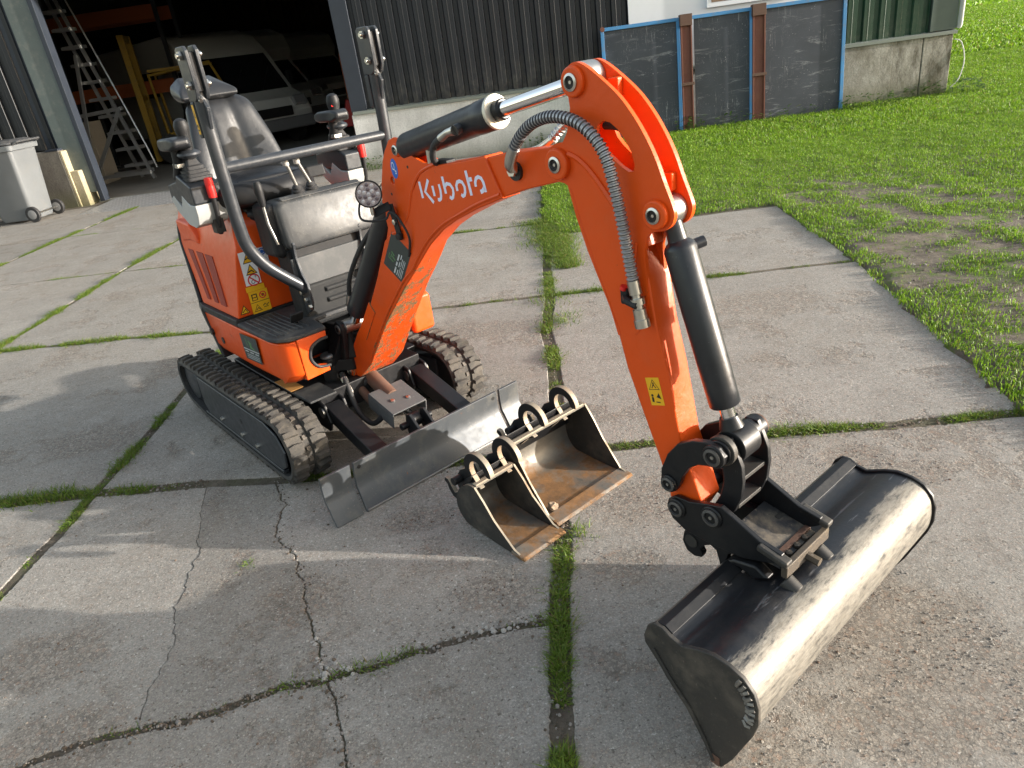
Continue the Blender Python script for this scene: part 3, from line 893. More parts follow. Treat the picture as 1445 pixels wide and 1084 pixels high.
def crack_pos():
    a, b = random.choice([('m0', 'm1'), ('m1', 'm2'), ('m2', 'm3'), ('m1', 'm2'), ('j2', 'j3'), ('j1', 'c0'), ('c0', 'c1'), ('c0', 'c1'), ('c1', 'm1'), ('c1', 'm1'), ('c1', 'ca'), ('c1', 'cx'), ('k1', 'j2'), ('cb', 'j2'), ('m2', 'r1')])
    p = random.choice(edge_line(a, b)); return random.gauss(p.x, .016), random.gauss(p.y, .02)
scatter_stones(2800, crack_pos, .002, .008, CRUMB, 'crumbled concrete and soil crumbs along the cracks')

# ------------------------------------------------------------ barn
def corrugated(name, col, rough=0.38):
    t = NT(name)
    n = t.noise(1.6, 6, 0.65, co=t.stretch(1, 1, 0.25))
    c = t.mix(t.ramp(n, 0.3, 0.75), tuple(v * .82 for v in col), tuple(v * 1.15 for v in col))
    z = t.axis(2)
    splash = t.mul(t.ramp(z, 1.5, 0.9), t.ramp(t.noise(9.0, 7, 0.7), 0.42, 0.7))
    c = t.mix(t.mul(splash, 0.4), c, (0.16, 0.15, 0.12))
    return t.set(c, t.mixf(n, rough, rough + 0.2), 0.15)
CLADB = corrugated('anthracite_cladding', (0.012, 0.0145, 0.019), 0.28)
CLADG = corrugated('dark_green_cladding', (0.018, 0.055, 0.030), 0.34)
CLADY = corrugated('ochre_inner_cladding', (0.16, 0.115, 0.05), 0.6)
TRIM = plain('anthracite_trim', (0.030, 0.037, 0.05), 0.4, 0.2, 0.2, 6)
GREENTRIM = plain('grey_green_trim', (0.075, 0.10, 0.085), 0.5, 0.1, 0.3, 5)
POST = paint('grey_green_steel', (0.10, 0.125, 0.12), 0.5, amount=0.6, dirt=(0.2, 0.2, 0.18), scr=(0.4, 0.4, 0.38), scramt=0.6)
def wallconc(name, lo, hi, mossamt):
    t = NT(name)
    c = t.mix(t.ramp(t.noise(2.5, 8, 0.7, co=t.stretch(1, 1, 0.5)), 0.3, 0.7), lo, hi)
    c = t.mix(t.ramp(t.noise(40.0, 6, 0.7), 0.45, 0.75, 0, .5), c, tuple(v * .5 for v in lo))
    x = t.axis(0); z = t.axis(2)
    st = t.mul(t.ramp(t.noise(5.0, 8, 0.75, co=t.stretch(1, 1, .35)), 0.42, 0.62), t.ramp(x, 13.4, 14.2, 0.25, 1.0))
    c = t.mix(t.mul(st, mossamt), c, (0.062, 0.052, 0.030))
    c = t.mix(t.mul(t.ramp(z, .35, 0.0), .6), c, (0.085, 0.09, 0.03))
    t.bump(t.noise(30.0, 8, 0.75), 0.012, 0.6)
    return t.set(c, 0.9)
PLINTHC = wallconc('plinth_concrete', (0.50, 0.495, 0.47), (0.78, 0.77, 0.74), 0.0)
PLINTHD = wallconc('weathered_plinth_concrete', (0.20, 0.18, 0.14), (0.46, 0.44, 0.39), 0.9)
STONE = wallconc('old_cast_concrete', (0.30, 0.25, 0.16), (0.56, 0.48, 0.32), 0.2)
FLOORC = plain('barn_floor_concrete', (0.26, 0.24, 0.21), 0.8, 0, 0.3, 3)
WHITEW = plain('white_wall_panel', (0.72, 0.74, 0.76), 0.6, 0, 0.05, 6)
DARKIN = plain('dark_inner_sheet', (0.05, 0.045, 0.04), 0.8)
BROWNW = plain('brown_window_board', (0.22, 0.14, 0.09), 0.6)
REDBEAM = plain('rust_red_rack_beam', (0.30, 0.075, 0.02), 0.6)

barn = empty('barn', tuple(BARN_O), BARN_A, 'long barn with dark corrugated cladding on a concrete plinth and an open doorway', 'barn')
def rib_sheet(x0, x1, z0, z1, pitch, y, depth=0.035):
    """trapezoid profile sheet: a real folded section pulled upwards"""
    mb = MB(); xs = []; x = x0
    prof = [(0.0, 0), (0.26, 0), (0.34, depth), (0.60, depth), (0.615, depth + .002), (0.63, depth), (0.92, depth)]
    while x < x1 + 1e-6:
        for a, d in prof:
            if x + a * pitch <= x1:
                xs.append((x + a * pitch, y - d))
        x += pitch
    n = len(xs)
    mb.v = [(a, b, z0) for a, b in xs] + [(a, b, z1) for a, b in xs] + [(a, b + .0012, z0) for a, b in xs] + [(a, b + .0012, z1) for a, b in xs]
    for i in range(n - 1):
        mb.f.append((i, i + 1, n + i + 1, n + i)); mb.m.append(0)
    for i in range(n - 1):
        mb.f.append((2 * n + i, 3 * n + i, 3 * n + i + 1, 2 * n + i + 1)); mb.m.append(0)
    return mb
H = 4.6
rib_sheet(5.46, 9.84, .93, H, .238, .05, .042).build('cladding', CLADB, barn, smooth=10)
rib_sheet(12.9, 14.50, .93, H, .25, .05, .042).build('cladding', CLADG, barn, smooth=10)
rib_sheet(-6.0, -.08, .99, H, .238, .22, .042).build('cladding', CLADB, barn, smooth=10)
MB().box(9.84, 12.9, .02, .10, .93, H).build('wall_panel', WHITEW, barn, .004)
w = MB().box(11.05, 12.5, -.03, .03, 1.73, 3.2).build('window_frame', WHITEW, barn, .006)
MB().box(11.12, 12.43, -.034, -.02, 1.80, 3.13).build('window_board', BROWNW, w)
MB().prism([(-.085, .885), (-.085, .925), (.05, .95), (.05, .885)], 5.22, 14.9, 'yz').build('sill', plain('pale_green_sill', (0.20, 0.22, 0.19), .5), barn)
MB().box(5.19, 13.95, -.05, .30, -.1, .885).build('plinth', PLINTHC, barn, .008)
MB().box(14.0 - .045, 14.40, -.05, .30, -.1, .884).build('plinth', PLINTHD, barn, .006)
p = MB().box(12.3, 13.952, -.056, .2, -.1, .883).build('plinth', PLINTHD, barn, .004)
MB().box(14.412, 14.86, -.052, .30, -.1, .883).build('plinth', PLINTHD, barn, .012)
MB().box(14.50, 14.90, -.03, .06, .95, H).build('corner_trim', GREENTRIM, barn, .004)
MB().box(14.86, 14.9, .0, 24, .95, H + 2.3).build('end_wall', CLADG, barn)
MB().box(14.55, 14.86, .30, 22, -.1, .93).build('end_plinth', PLINTHD, barn)
MB().box(5.19, 5.46, -.02, .12, .93, H).build('door_jamb', TRIM, barn, .004)
dp = MB(); dp.tube([(14.95, -.02, H), (14.95, -.02, 1.0), (14.95, -.0, .97)], .04, 12)
dp.build('downpipe', plain('light_grey_pipe', (.5, .5, .49), .5), barn)
# left of the doorway: recessed cladding, post, stepped plinth
MB().box(-.08, .34, .16, .26, .2, H).build('door_post', POST, barn, .004)
MB().box(.34, .42, .14, .32, .03, H).build('door_track', TRIM, barn, .003)
MB().box(-.36, -.08, .20, .25, .97, H).build('corner_flashing', TRIM, barn, .002)
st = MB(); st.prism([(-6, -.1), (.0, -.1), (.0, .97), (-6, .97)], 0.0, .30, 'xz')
st.build('plinth', wallconc('shaded_front_concrete', (0.07, 0.062, 0.052), (0.19, 0.175, 0.15), 0.0), barn, .012)  # shade painted in: darker copy for the front, paler STONE on the sunlit end
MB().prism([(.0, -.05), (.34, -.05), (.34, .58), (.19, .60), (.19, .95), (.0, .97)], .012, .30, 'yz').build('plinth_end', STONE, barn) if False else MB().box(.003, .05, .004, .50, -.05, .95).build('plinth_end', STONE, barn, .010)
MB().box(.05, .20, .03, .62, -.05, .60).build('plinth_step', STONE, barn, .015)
MB().box(-.22, .004, -.006, .14, .965, .995).build('plinth_cap', TRIM, barn)
# shell behind
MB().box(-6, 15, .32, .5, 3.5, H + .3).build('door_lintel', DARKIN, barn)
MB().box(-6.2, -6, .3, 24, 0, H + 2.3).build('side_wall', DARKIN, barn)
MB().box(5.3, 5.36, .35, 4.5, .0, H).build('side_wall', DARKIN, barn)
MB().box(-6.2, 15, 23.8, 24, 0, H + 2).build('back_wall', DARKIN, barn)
rib_sheet(-6, 15, 1.6, H + 2, .33, 23.75, .06).build('inner_cladding', CLADY, barn, smooth=10)
MB().prism([(-.4, H), (24.3, H + 2.2), (24.3, H + 2.35), (-.4, H + .15)], -6.4, 15.2, 'yz').build('roof', CLADB, barn)
f = MB().box(-6, 15, .36, 24, -.05, .02)
fl = f.build('barn_floor', FLOORC); fl.location = BARN_O; fl.rotation_euler = (0, 0, BARN_A)
tag(fl, 'dusty concrete floor inside the dark barn', 'floor', kind='structure')
def inb(x, y, z=0.0):
    return tuple(BARN_O + BX * x + BY * y + Vector((0, 0, z)))
# entrance ramp of chequer plate
ra = empty('ramp', inb(0, 0), BARN_A, 'chequer plate ramp leading up to the barn doorway', 'ramp')
MB().prism([(-1.0, .0), (.30, .035), (.30, .0)], .55, 3.4, 'yz').build('ramp_plate', plain('worn_chequer_plate', (.42, .42, .42), .45, .6, .25, 5), ra)
tm = MB()
for i in range(46):
    for j in range(20):
        x = .6 + i * .06 + (.03 if j % 2 else 0); y = -.95 + j * .062
        z = .0 + (y + 1) / 1.3 * .035
        a = R(45 if (i + j) % 2 else -45); c, s = math.cos(a), math.sin(a)
        l, w_ = .022, .006
        tm.add([(x + u * c - v * s, y + u * s + v * c, z + h) for u, v, h in ((-l, 0, 0), (0, -w_, 0), (l, 0, 0), (0, w_, 0), (0, 0, .005))], [(0, 1, 4), (1, 2, 4), (2, 3, 4), (3, 0, 4)])
o = tm.build('tread_pattern', plain('bright_chequer_lozenges', (.6, .6, .6), .35, .8, .2, 8), ra); o['kind'] = 'stuff'
MB().box(-.0, 5.2, .3, .38, -.05, .035).build('door_sill', PLINTHC, barn)

# ---- leaning framed panel
BLUEF = paint('chipped_blue_steel', (0.055, 0.23, 0.48), 0.5, amount=0.55, dirt=(.22, .16, .11), chip=(0.20, 0.08, 0.04), scr=(.5, .55, .6), scramt=.4)
CHANN = paint('rusty_red_primer', (0.145, 0.050, 0.033), 0.62, amount=0.5, dirt=(0.20, 0.10, 0.06), scramt=.2)
def board_mat():
    t = NT('scuffed_dark_board')
    c = t.mix(t.ramp(t.noise(2.0, 6), 0.3, 0.7), (0.030, 0.036, 0.048), (0.052, 0.060, 0.076))
    a = t.mul(t.ramp(t.noise(14.0, 6, .8, co=t.stretch(3.5, 1, .25), dist=1.0), .58, .64), t.ramp(t.noise(1.7, 4), .5, .62))
    b = t.mul(t.ramp(t.noise(3.0, 8, .8, co=t.stretch(.6, 1, 3.5), dist=.6), .56, .68), .45)
    d = t.mul(t.ramp(t.noise(26.0, 7, .85, co=t.stretch(.35, 1, 1.8), dist=2.2), .61, .64), t.ramp(t.noise(1.6, 4), .5, .62))
    e = t.mul(t.ramp(t.noise(38.0, 3, .8), .64, .68), t.ramp(t.noise(2.6, 3), .5, .62))
    for m, k in ((a, .9), (b, 1.3), (d, 1.2), (e, 1.1)):
        c = t.mix(t.mul(m, k), c, (0.36, 0.37, 0.38))
    return t.set(c, .62)
BOARD = board_mat()
pn = empty('framed_panel', inb(9.36, 0, -.04), BARN_A, 'large dark board in a blue steel frame with two rusty posts leaning on the barn', 'panel')
pn.rotation_euler = (R(-3.2), 0, BARN_A)
PW, PH, Y0 = 3.72, 1.70, -.34
pn.location = inb(9.36, -.42, -.04)
for k, (a, b) in enumerate(((.05, 1.27), (1.43, 2.36), (2.52, PW - .05))):
    MB().box(a, b, .03, .05, .03, PH - .05).build('board', BOARD, pn)
MB().box(0, PW, 0, .06, PH - .05, PH).build('frame_rail', BLUEF, pn, .003)
MB().box(.05, PW - .05, .0, .06, -.02, .03).build('frame_rail', BLUEF, pn, .003)
for a in (0.0, 1.16, 2.27, PW - .052):
    MB().box(a, a + .05, .002, .058, .031 if a not in (0.0, PW - .052) else -.02, PH - .0505).build('frame_stile', BLUEF, pn, .003)
MB().cyl((.03, -.004, PH - .02), (.03, .02, PH - .02), .035).build('end_cap', CHANN, pn)
for a, w_ in ((1.21, .17), (2.30, .19)):
    ch = MB()
    ch.box(a + .02, a + w_ - .02, -.03, -.02, .0, PH - .06)
    ch.box(a, a + .02, -.06, -.02, .0, PH - .06); ch.box(a + w_ - .02, a + w_, -.06, -.02, .0, PH - .06)
    o = ch.build('channel_post', CHANN, pn, .002)
    MB().box(a - .006, a + w_ + .006, -.075, .062, PH - .13, PH + .03).build('top_bracket', RUSTY, o, .003)
    MB().box(a - .012, a + w_ + .02, -.072, -.058, .72, .765).build('cross_strap', RUSTY, o, .003)
    MB().box(a - .004, a + w_ + .004, -.07, -.02, -.03, .03).build('foot_plate', CHANN, o, .003)

# ---- wheelie bins
BINGREY = paint('bin_grey_plastic', (0.14, 0.15, 0.156), 0.42, amount=.25, dirt=(.18, .17, .15), scramt=.15, bump=.0012)
BINDARK = paint('bin_dark_plastic', (0.028, 0.032, 0.042), 0.42, amount=.2, scramt=.1)
def rrect(w, d, r, z, cx=0, cy=0, n=5):
    pts = []
    for sx, sy, a in ((1, 1, 0), (-1, 1, 90), (-1, -1, 180), (1, -1, 270)):
        for i in range(n + 1):
            t = R(a + 90 * i / n)
            pts.append((cx + sx * (w / 2 - r) + r * math.cos(t), cy + sy * (d / 2 - r) + r * math.sin(t), z))
    return pts
def wheelie(loc, rz, body, lid, label):
    t = empty('wheelie_bin', loc, rz, label, 'bin', 'wheelie bins by the barn plinth')
    b = MB().loft([rrect(.44, .50, .05, .03), rrect(.47, .54, .06, .08), rrect(.56, .68, .06, .92), rrect(.565, .69, .06, .925), rrect(.62, .76, .06, .93), rrect(.63, .77, .06, .99), rrect(.58, .72, .06, 1.0)])
    b.build('bin_body', body, t, .004)
    l = MB().loft([rrect(.60, .75, .06, 1.003, 0, -.01), rrect(.63, .78, .06, 1.012, 0, -.01), rrect(.61, .76, .06, 1.03, 0, -.01), rrect(.46, .60, .08, 1.062, 0, .0), rrect(.42, .54, .08, 1.056), rrect(.10, .12, .04, 1.05)])
    lo = l.build('bin_lid', lid, t, .003)
    MB().tube([(-.24, .40, 1.0), (-.24, .455, 1.03), (.24, .455, 1.03), (.24, .40, 1.0)], .014, 10).build('handle_bar', lid, t)
    for s in (-1, 1):
        MB().lathe([(.10, -.025), (.105, -.015), (.105, .015), (.10, .025)], (s * .275, .30, .105), (1, 0, 0)).build('wheel', RUBBER, t)
        w_ = [k for k in kids(t) if k.name.startswith('wheel')][-1]
        MB().lathe([(.062, -.028), (.062, .028), (.03, .034)], (s * .275, .30, .105), (s, 0, 0)).build('rim', plain('grey_wheel_rim', (.2, .2, .2), .5), w_)
    MB().cyl((-.27, .30, .105), (.27, .30, .105), .012).build('axle', ZINC, t)
    return t
wb = wheelie((-7.62, 12.42, 0), R(-96), BINGREY, paint('bin_lid_plastic', (.06, .062, .065), .4, amount=.4, dirt=(.2, .19, .17)), 'light grey wheelie bin with a dark lid standing at the plinth end')
wb.scale = (1.15, 1.12, 1.2)
dm = Decal((.2805, .02, .80), (0, 1, 0), (.10, 0, 1.0))
for a in (-.07, .0, .035):
    dm.stroke([(a, 0), (a + .004, .055)], .014, INK)
dm.stroke([(-.045, .0), (-.056, .03), (-.066, .055)], .01, INK)
dm.build('painted_mark', wb)
wd_ = wheelie((-8.62, 12.30, 0), R(-96), BINDARK, BINDARK, 'dark wheelie bin in shadow at the left picture edge')

# ---- things inside the dark barn
ALU = plain('aluminium', (0.62, 0.62, 0.62), 0.38, .9, .15, 12)
ld = empty('platform_ladder', (-7.35, 15.3, .02), R(-8), 'tall aluminium platform ladder on castors just inside the doorway', 'ladder')
def bar(mb, a, b, w=.066, d=.035):
    a = Vector(a); b = Vector(b); z = (b - a).normalized(); x = z.cross(Vector((0, 1, 0))).normalized(); y = z.cross(x)
    M = Matrix((x, y, z)).transposed()
    return mb.obox((a + b) / 2, (w, d, (b - a).length), M)
for nm, a, b in (('stringer', (.88, -.15, .1), (-.42, .35, 4.3)), ('stringer', (.36, .30, .1), (-.66, .5, 4.3)), ('leg', (-.36, -.1, .05), (-.62, .1, 4.2)),
                 ('brace', (-.36, -.1, .4), (.02, .02, 2.45)), ('brace', (-.33, -.1, .28), (.55, .0, 1.45)), ('base_rail', (-.36, -.12, .22), (.84, -.15, .22)), ('base_rail', (-.36, .5, .2), (.5, .55, .2)), ('cross_rail', (-.45, -.06, 1.38), (.60, .02, 1.44)), ('brace', (-.45, -.06, 1.0), (-.95, .3, 1.5))):
    bar(MB(), a, b).build(nm, ALU, ld)
for k in range(13):
    t = (k + .8) / 13.3
    xr = .88 + (-.42 - .88) * t; yr = -.15 + .5 * t; xl = .36 + (-.66 - .36) * t; z = .1 + 4.2 * t
    tr = MB().box(xl - .02, xr, .0 + yr * .6, .24 + yr * .6, z, z + .05)
    for q in range(7):
        x = xl + (xr - xl) * (q + .3) / 7
        tr.box(x, x + (xr - xl) * .07, -.003 + yr * .6, .24 + yr * .6, z + .05, z + .058)
    tr.build('tread', ALU, ld)
MB().tube(spline([(1.0, -.15, .30), (.92, -.15, .75), (.42, .05, 2.4), (-.25, .3, 4.5)], 8), .016, 8).build('handrail', ALU, ld)
MB().lathe([(.05, -.015), (.05, .015)], (-.36, -.1, .05), (0, 1, 0), 16).build('castor', REDPIN, ld)

FKY = paint('forklift_yellow', (0.36, 0.21, 0.01), .45, amount=.5, dirt=(.12, .1, .06))
fk = empty('forklift', (-7.6, 19.0, .02), R(12), 'yellow forklift parked in the barn behind the ladder', 'forklift')
b = MB(); b.prism([(.0, .45), (1.9, .42), (2.0, 1.1), (1.2, 1.15), (.95, .75), (.2, .72)], -.5, .5); b.build('forklift_body', FKY, fk, .03)
for y in (-.42, .32):
    MB().box(-.32, -.18, y, y + .12, .1, 2.9).build('mast_rail', FKY, fk, .008)
MB().box(-.30, -.2, -.42, .44, 2.75, 2.9).build('mast_bridge', FKY, fk, .01)
MB().box(-.28, -.2, -.3, .32, 1.5, 1.6).build('mast_bridge', FKY, fk, .01)
for y in (-.46, .38):
    MB().tube([(.15, y, .7), (.1, y, 2.0), (1.5, y, 2.12), (1.85, y, 1.1)], .04, 8).build('guard_bar', FKY, fk)
MB().box(.1, 1.5, -.46, .46, 2.06, 2.12).build('guard_roof', FKY, fk)
MB().box(.9, 1.4, -.3, .3, .95, 1.3).build('driver_seat', MATBLACK, fk, .05)
MB().tube([(.45, .05, .75), (.6, .05, 1.15)], .025, 8).build('steering_column', MATBLACK, fk)
MB().tube([(.6 + .05 * math.cos(a), .05 + .18 * math.sin(a), 1.18 + .17 * math.cos(a)) for a in np.linspace(0, 6.28, 20)], .015, 8).build('steering_wheel', MATBLACK, fk)
for x, r in ((.15, .34), (1.6, .28)):
    for y in (-.52, .52):
        MB().lathe([(r * .6, -.1), (r, -.08), (r, .08), (r * .6, .1)], (x, y, r), (0, 1, 0)).build('wheel', RUBBER, fk)
for y in (-.3, .2):
    MB().box(-1.3, -.3, y, y + .1, .08, .12).build('fork', MATBLACK, fk)

VANW = plain('van_white', (0.62, 0.62, 0.60), .35, 0, .05, 3)
VGLASS = plain('dark_window_glass', (.012, .013, .015), .06, 0, 0.1)
LAMPG = plain('headlamp_glass', (.5, .5, .52), .1, .6)
def motorhome(loc, rz, label, alcove, grp='motorhomes parked inside the barn'):
    """side profile pulled across, nose to +x"""
    t = empty('motorhome', loc, rz, label, 'motorhome', grp)
    if alcove:
        body = [(-5.4, .45), (-5.5, 2.6), (-5.2, 2.85), (-.2, 2.95), (.35, 2.75), (.55, 2.35), (.45, 2.05), (1.25, 1.28), (1.75, 1.12), (1.9, .8), (1.88, .42)]
    else:
        body = [(-5.4, .45), (-5.5, 2.6), (-5.2, 2.8), (-.9, 2.85), (-.2, 2.65), (.35, 2.2), (1.15, 1.3), (1.62, 1.12), (1.82, .8), (1.8, .42)]
    n = len(body); cx = -1.8; loops = []
    for y, s in ((-1.12, .985), (-1.02, 1.0), (1.02, 1.0), (1.12, .985)):
        loops.append([(cx + (x - cx) * s, y, 1.5 + (z - 1.5) * s) for x, z in body])
    m = MB().loft(loops); m.build('van_body', VANW, t, .04)
    k = .012
    if alcove:
        ws = [(.49, 2.02), (1.2, 1.33)]
    else:
        ws = [(.36, 2.19), (1.13, 1.325)]
    (xa, za), (xb, zb) = ws; d = Vector((xb - xa, zb - za)); nn = Vector((-d.y, d.x)).normalized() * -1
    nn = Vector((abs(nn.x), abs(nn.y))) * k
    MB().loft([[(xa + nn.x, -.95, za + nn.y), (xb + nn.x, -.98, zb + nn.y), (xb + nn.x, .98, zb + nn.y), (xa + nn.x, .95, za + nn.y)], [(xa - .03, -.95, za - .03), (xb - .03, -.98, zb - .03), (xb - .03, .98, zb - .03), (xa - .03, .95, za - .03)]]).build('windscreen', VGLASS, t, .01)
    for a in (-.5, .25):
        MB().tube([(xb + nn.x + .01, a, zb + nn.y + .02), (xb * .4 + xa * .6 + nn.x + .012, a + .55, zb * .4 + za * .6 + nn.y + .012)], .012, 6).build('wiper', MATBLACK, t)
    for s in (-1, 1):
        y = s * 1.122
        MB().prism([(-.25, 1.35), (.75, 1.35), (.35, 1.95), (-.25, 1.98)], y - .008, y + .008).build('side_window', VGLASS, t)
        MB().box(-2.6, -1.5, y - .012, y + .012, 1.5, 2.1).build('side_window', VGLASS, t, .004)
        MB().obox((1.72, s * .82, 1.0), (.2, .36, .24), Matrix.Rotation(R(-25), 3, 'Y')).build('headlamp', LAMPG, t, .03)
        MB().obox((.75, s * 1.3, 1.55), (.12, .16, .32), Matrix.Rotation(R(10 * s), 3, 'Z')).build('mirror', MATBLACK, t, .03)
        for x in (1.0, -3.6):
            w_ = MB().lathe([(.2, -.11), (.35, -.1), (.35, .1), (.2, .11)], (x, s * .98, .35), (0, 1, 0)).build('wheel', RUBBER, t)
            MB().lathe([(.21, 0), (.19, .12), (.06, .13)], (x, s * .98, .35), (0, s, 0)).build('rim', plain('steel_rim', (.3, .3, .3), .4, .7), w_)
    MB().box(1.75, 1.95, -1.05, 1.05, .38, .66).build('bumper', plain('grey_bumper', (.16, .16, .165), .5), t, .05)
    MB().box(1.80, 1.90, -.5, .5, .70, .92).build('grille', MATBLACK, t, .02)
    return t
motorhome((-6.1, 20.2, .02), R(-46), 'white motorhome with a sloping windscreen nearest the forklift', False)
motorhome((-6.5, 24.3, .02), R(-44), 'white motorhome with an overcab bed behind the first one', True)
motorhome((-5.9, 29.3, .02), R(-42), 'white motorhome farthest back against the barn wall', True)
rk = empty('pallet_rack', (-9.8, 19.5, .02), R(-5), 'rack with rust red beams behind the ladder', 'rack')
for x in (0, 2.7):
    MB().box(x, x + .08, 0, .08, 0, 4.2).build('upright', DKGREY, rk); MB().box(x, x + .08, .9, .98, 0, 4.2).build('upright', DKGREY, rk)
for z in (1.6, 3.2):
    for y in (0.01, .91):
        MB().box(.08, 2.7, y, y + .05, z, z + .3).build('beam', REDBEAM, rk)
cbx = MB().box(-.35, .35, -.3, .3, 0, 1.25).build('cabinet', plain('beige_cabinet', (.42, .36, .28), .6), None, .01)
cbx.location = (-8.35, 16.5, .02); tag(cbx, 'beige cabinet standing behind the ladder foot', 'cabinet')
rm = empty('red_machine', (-2.9, 18.6, .02), R(10), 'red farm implement standing in the dark by the right door jamb', 'machine')
MB().box(-.05, .05, -.05, .05, 0, 1.9).build('upright', REDBEAM, rm, .01)
MB().box(.25, .37, -.05, .05, 0, 1.5).build('upright', plain('implement_red', (.5, .03, .03), .45), rm, .01)
MB().prism([(-.3, .3), (.7, .3), (.6, .75), (-.1, .9)], -.3, .3).build('hopper', plain('implement_red', (.5, .03, .03), .45), rm, .02)
MB().tube([(-.3, 0, .3), (-.5, 0, 0)], .04, 8).build('stand', REDBEAM, rm)

# ---- weeds along the wall and the white hose at the corner
LEAF = blade_mat('weed_leaf', (0.028, 0.075, 0.012), (0.085, 0.16, 0.02), dryamt=.15)
def weed(x, y, n, r, lab):
    t = MB()
    for k in range(n):
        a = random.random() * 6.28; rr = r * random.random() ** .6; bx, by = x + rr * math.cos(a), y + rr * .6 * math.sin(a)
        h = random.uniform(.05, .22); L = random.uniform(.05, .10); w_ = L * .42
        d = Vector((math.cos(a * 3.1), math.sin(a * 3.1), random.uniform(-.35, .5))).normalized(); s = d.cross(Vector((0, 0, 1))).normalized()
        p = Vector((bx, by, h))
        q = [p, p + d * L * .35 + s * w_ * .5, p + d * L * .75 + s * w_ * .4, p + d * L, p + d * L * .75 - s * w_ * .4, p + d * L * .35 - s * w_ * .5]
        t.add(q, [(0, 1, 2, 3), (0, 3, 4, 5)])
        t.add([(bx - .002, by, 0), (bx + .002, by, 0), p], [(0, 1, 2)])
    o = t.build('weed', LEAF)
    return tag(o, lab, 'weed', 'weeds at the foot of the barn')
for bx_, n, r, lab in ((10.66, 70, .22, 'low weeds at the foot of the left rusty post'), (9.2, 80, .25, 'weeds at the left end of the leaning panel'), (8.3, 110, .34, 'round leafy weed against the pale plinth behind the boom'), (13.2, 80, .25, 'weeds at the right end of the leaning panel'), (13.75, 90, .3, 'broad leaved weeds under the weathered plinth'), (14.45, 90, .3, 'weeds at the crack near the barn corner'), (15.05, 160, .45, 'dense weeds round the barn corner'), (5.35, 100, .4, 'weeds under the door jamb behind the machine')):
    p_ = inb(bx_, -.16 if bx_ > 14 or bx_ < 9 else -.52)
    weed(p_[0], p_[1], n, r, lab)
for bx_, n, r, lab in ((11.3, 50, .5, 'sparse seedlings under the middle of the panel'), (12.2, 60, .6, 'sparse seedlings under the right part of the panel')):
    p_ = inb(bx_, -.55); weed(p_[0], p_[1], n, r, lab)['kind'] = 'stuff'
hs = MB().tube(spline([inb(14.90, -.02, .80), inb(15.0, -.05, .74), inb(15.06, -.08, .48), inb(15.0, -.1, .22), inb(14.90, -.08, .10)], 8), .008, 8).build('cable', plain('white_cable', (.6, .6, .56), .5))
tag(hs, 'pale cable looping out of the wall at the barn corner', 'cable')

# ------------------------------------------------------------ excavator (x forward, y to its left, z up)
EXO = (-0.961, 3.417, 0.0); EXA = R(-52.0)
ex = empty('mini_excavator', EXO, EXA, 'orange mini excavator with its boom lowered and a wide black bucket resting on the slabs', 'excavator')
YC = .035
def mir(y):
    return 2 * YC - y

# ---- crawler tracks
def hull(circles):
    pts = []
    for cx, cz, r in circles:
        pts += [(cx + r * math.cos(t), cz + r * math.sin(t)) for t in np.linspace(0, 2 * math.pi, 72, endpoint=False)]
    pts = sorted(set((round(a, 5), round(b, 5)) for a, b in pts))
    def half(ps):
        h = []
        for p in ps:
            while len(h) >= 2 and (h[-1][0] - h[-2][0]) * (p[1] - h[-2][1]) - (h[-1][1] - h[-2][1]) * (p[0] - h[-2][0]) <= 0:
                h.pop()
            h.append(p)
        return h
    a = half(pts); b = half(pts[::-1])
    return a[:-1] + b[:-1]
OUT = hull([(-.695, .185, .152), (-.50, .102, .100), (.40, .10, .1), (.462, .176, .172)])
def path_at(poly, step):
    P = [Vector((a, 0, b)) for a, b in poly] + [Vector((poly[0][0], 0, poly[0][1]))]
    q = resample(P, step)[:-1]
    nrm = []
    for i in range(len(q)):
        d = (q[(i + 1) % len(q)] - q[i - 1]).normalized(); nrm.append(Vector((d.z, 0, -d.x)))
    return q, nrm
TW = .185
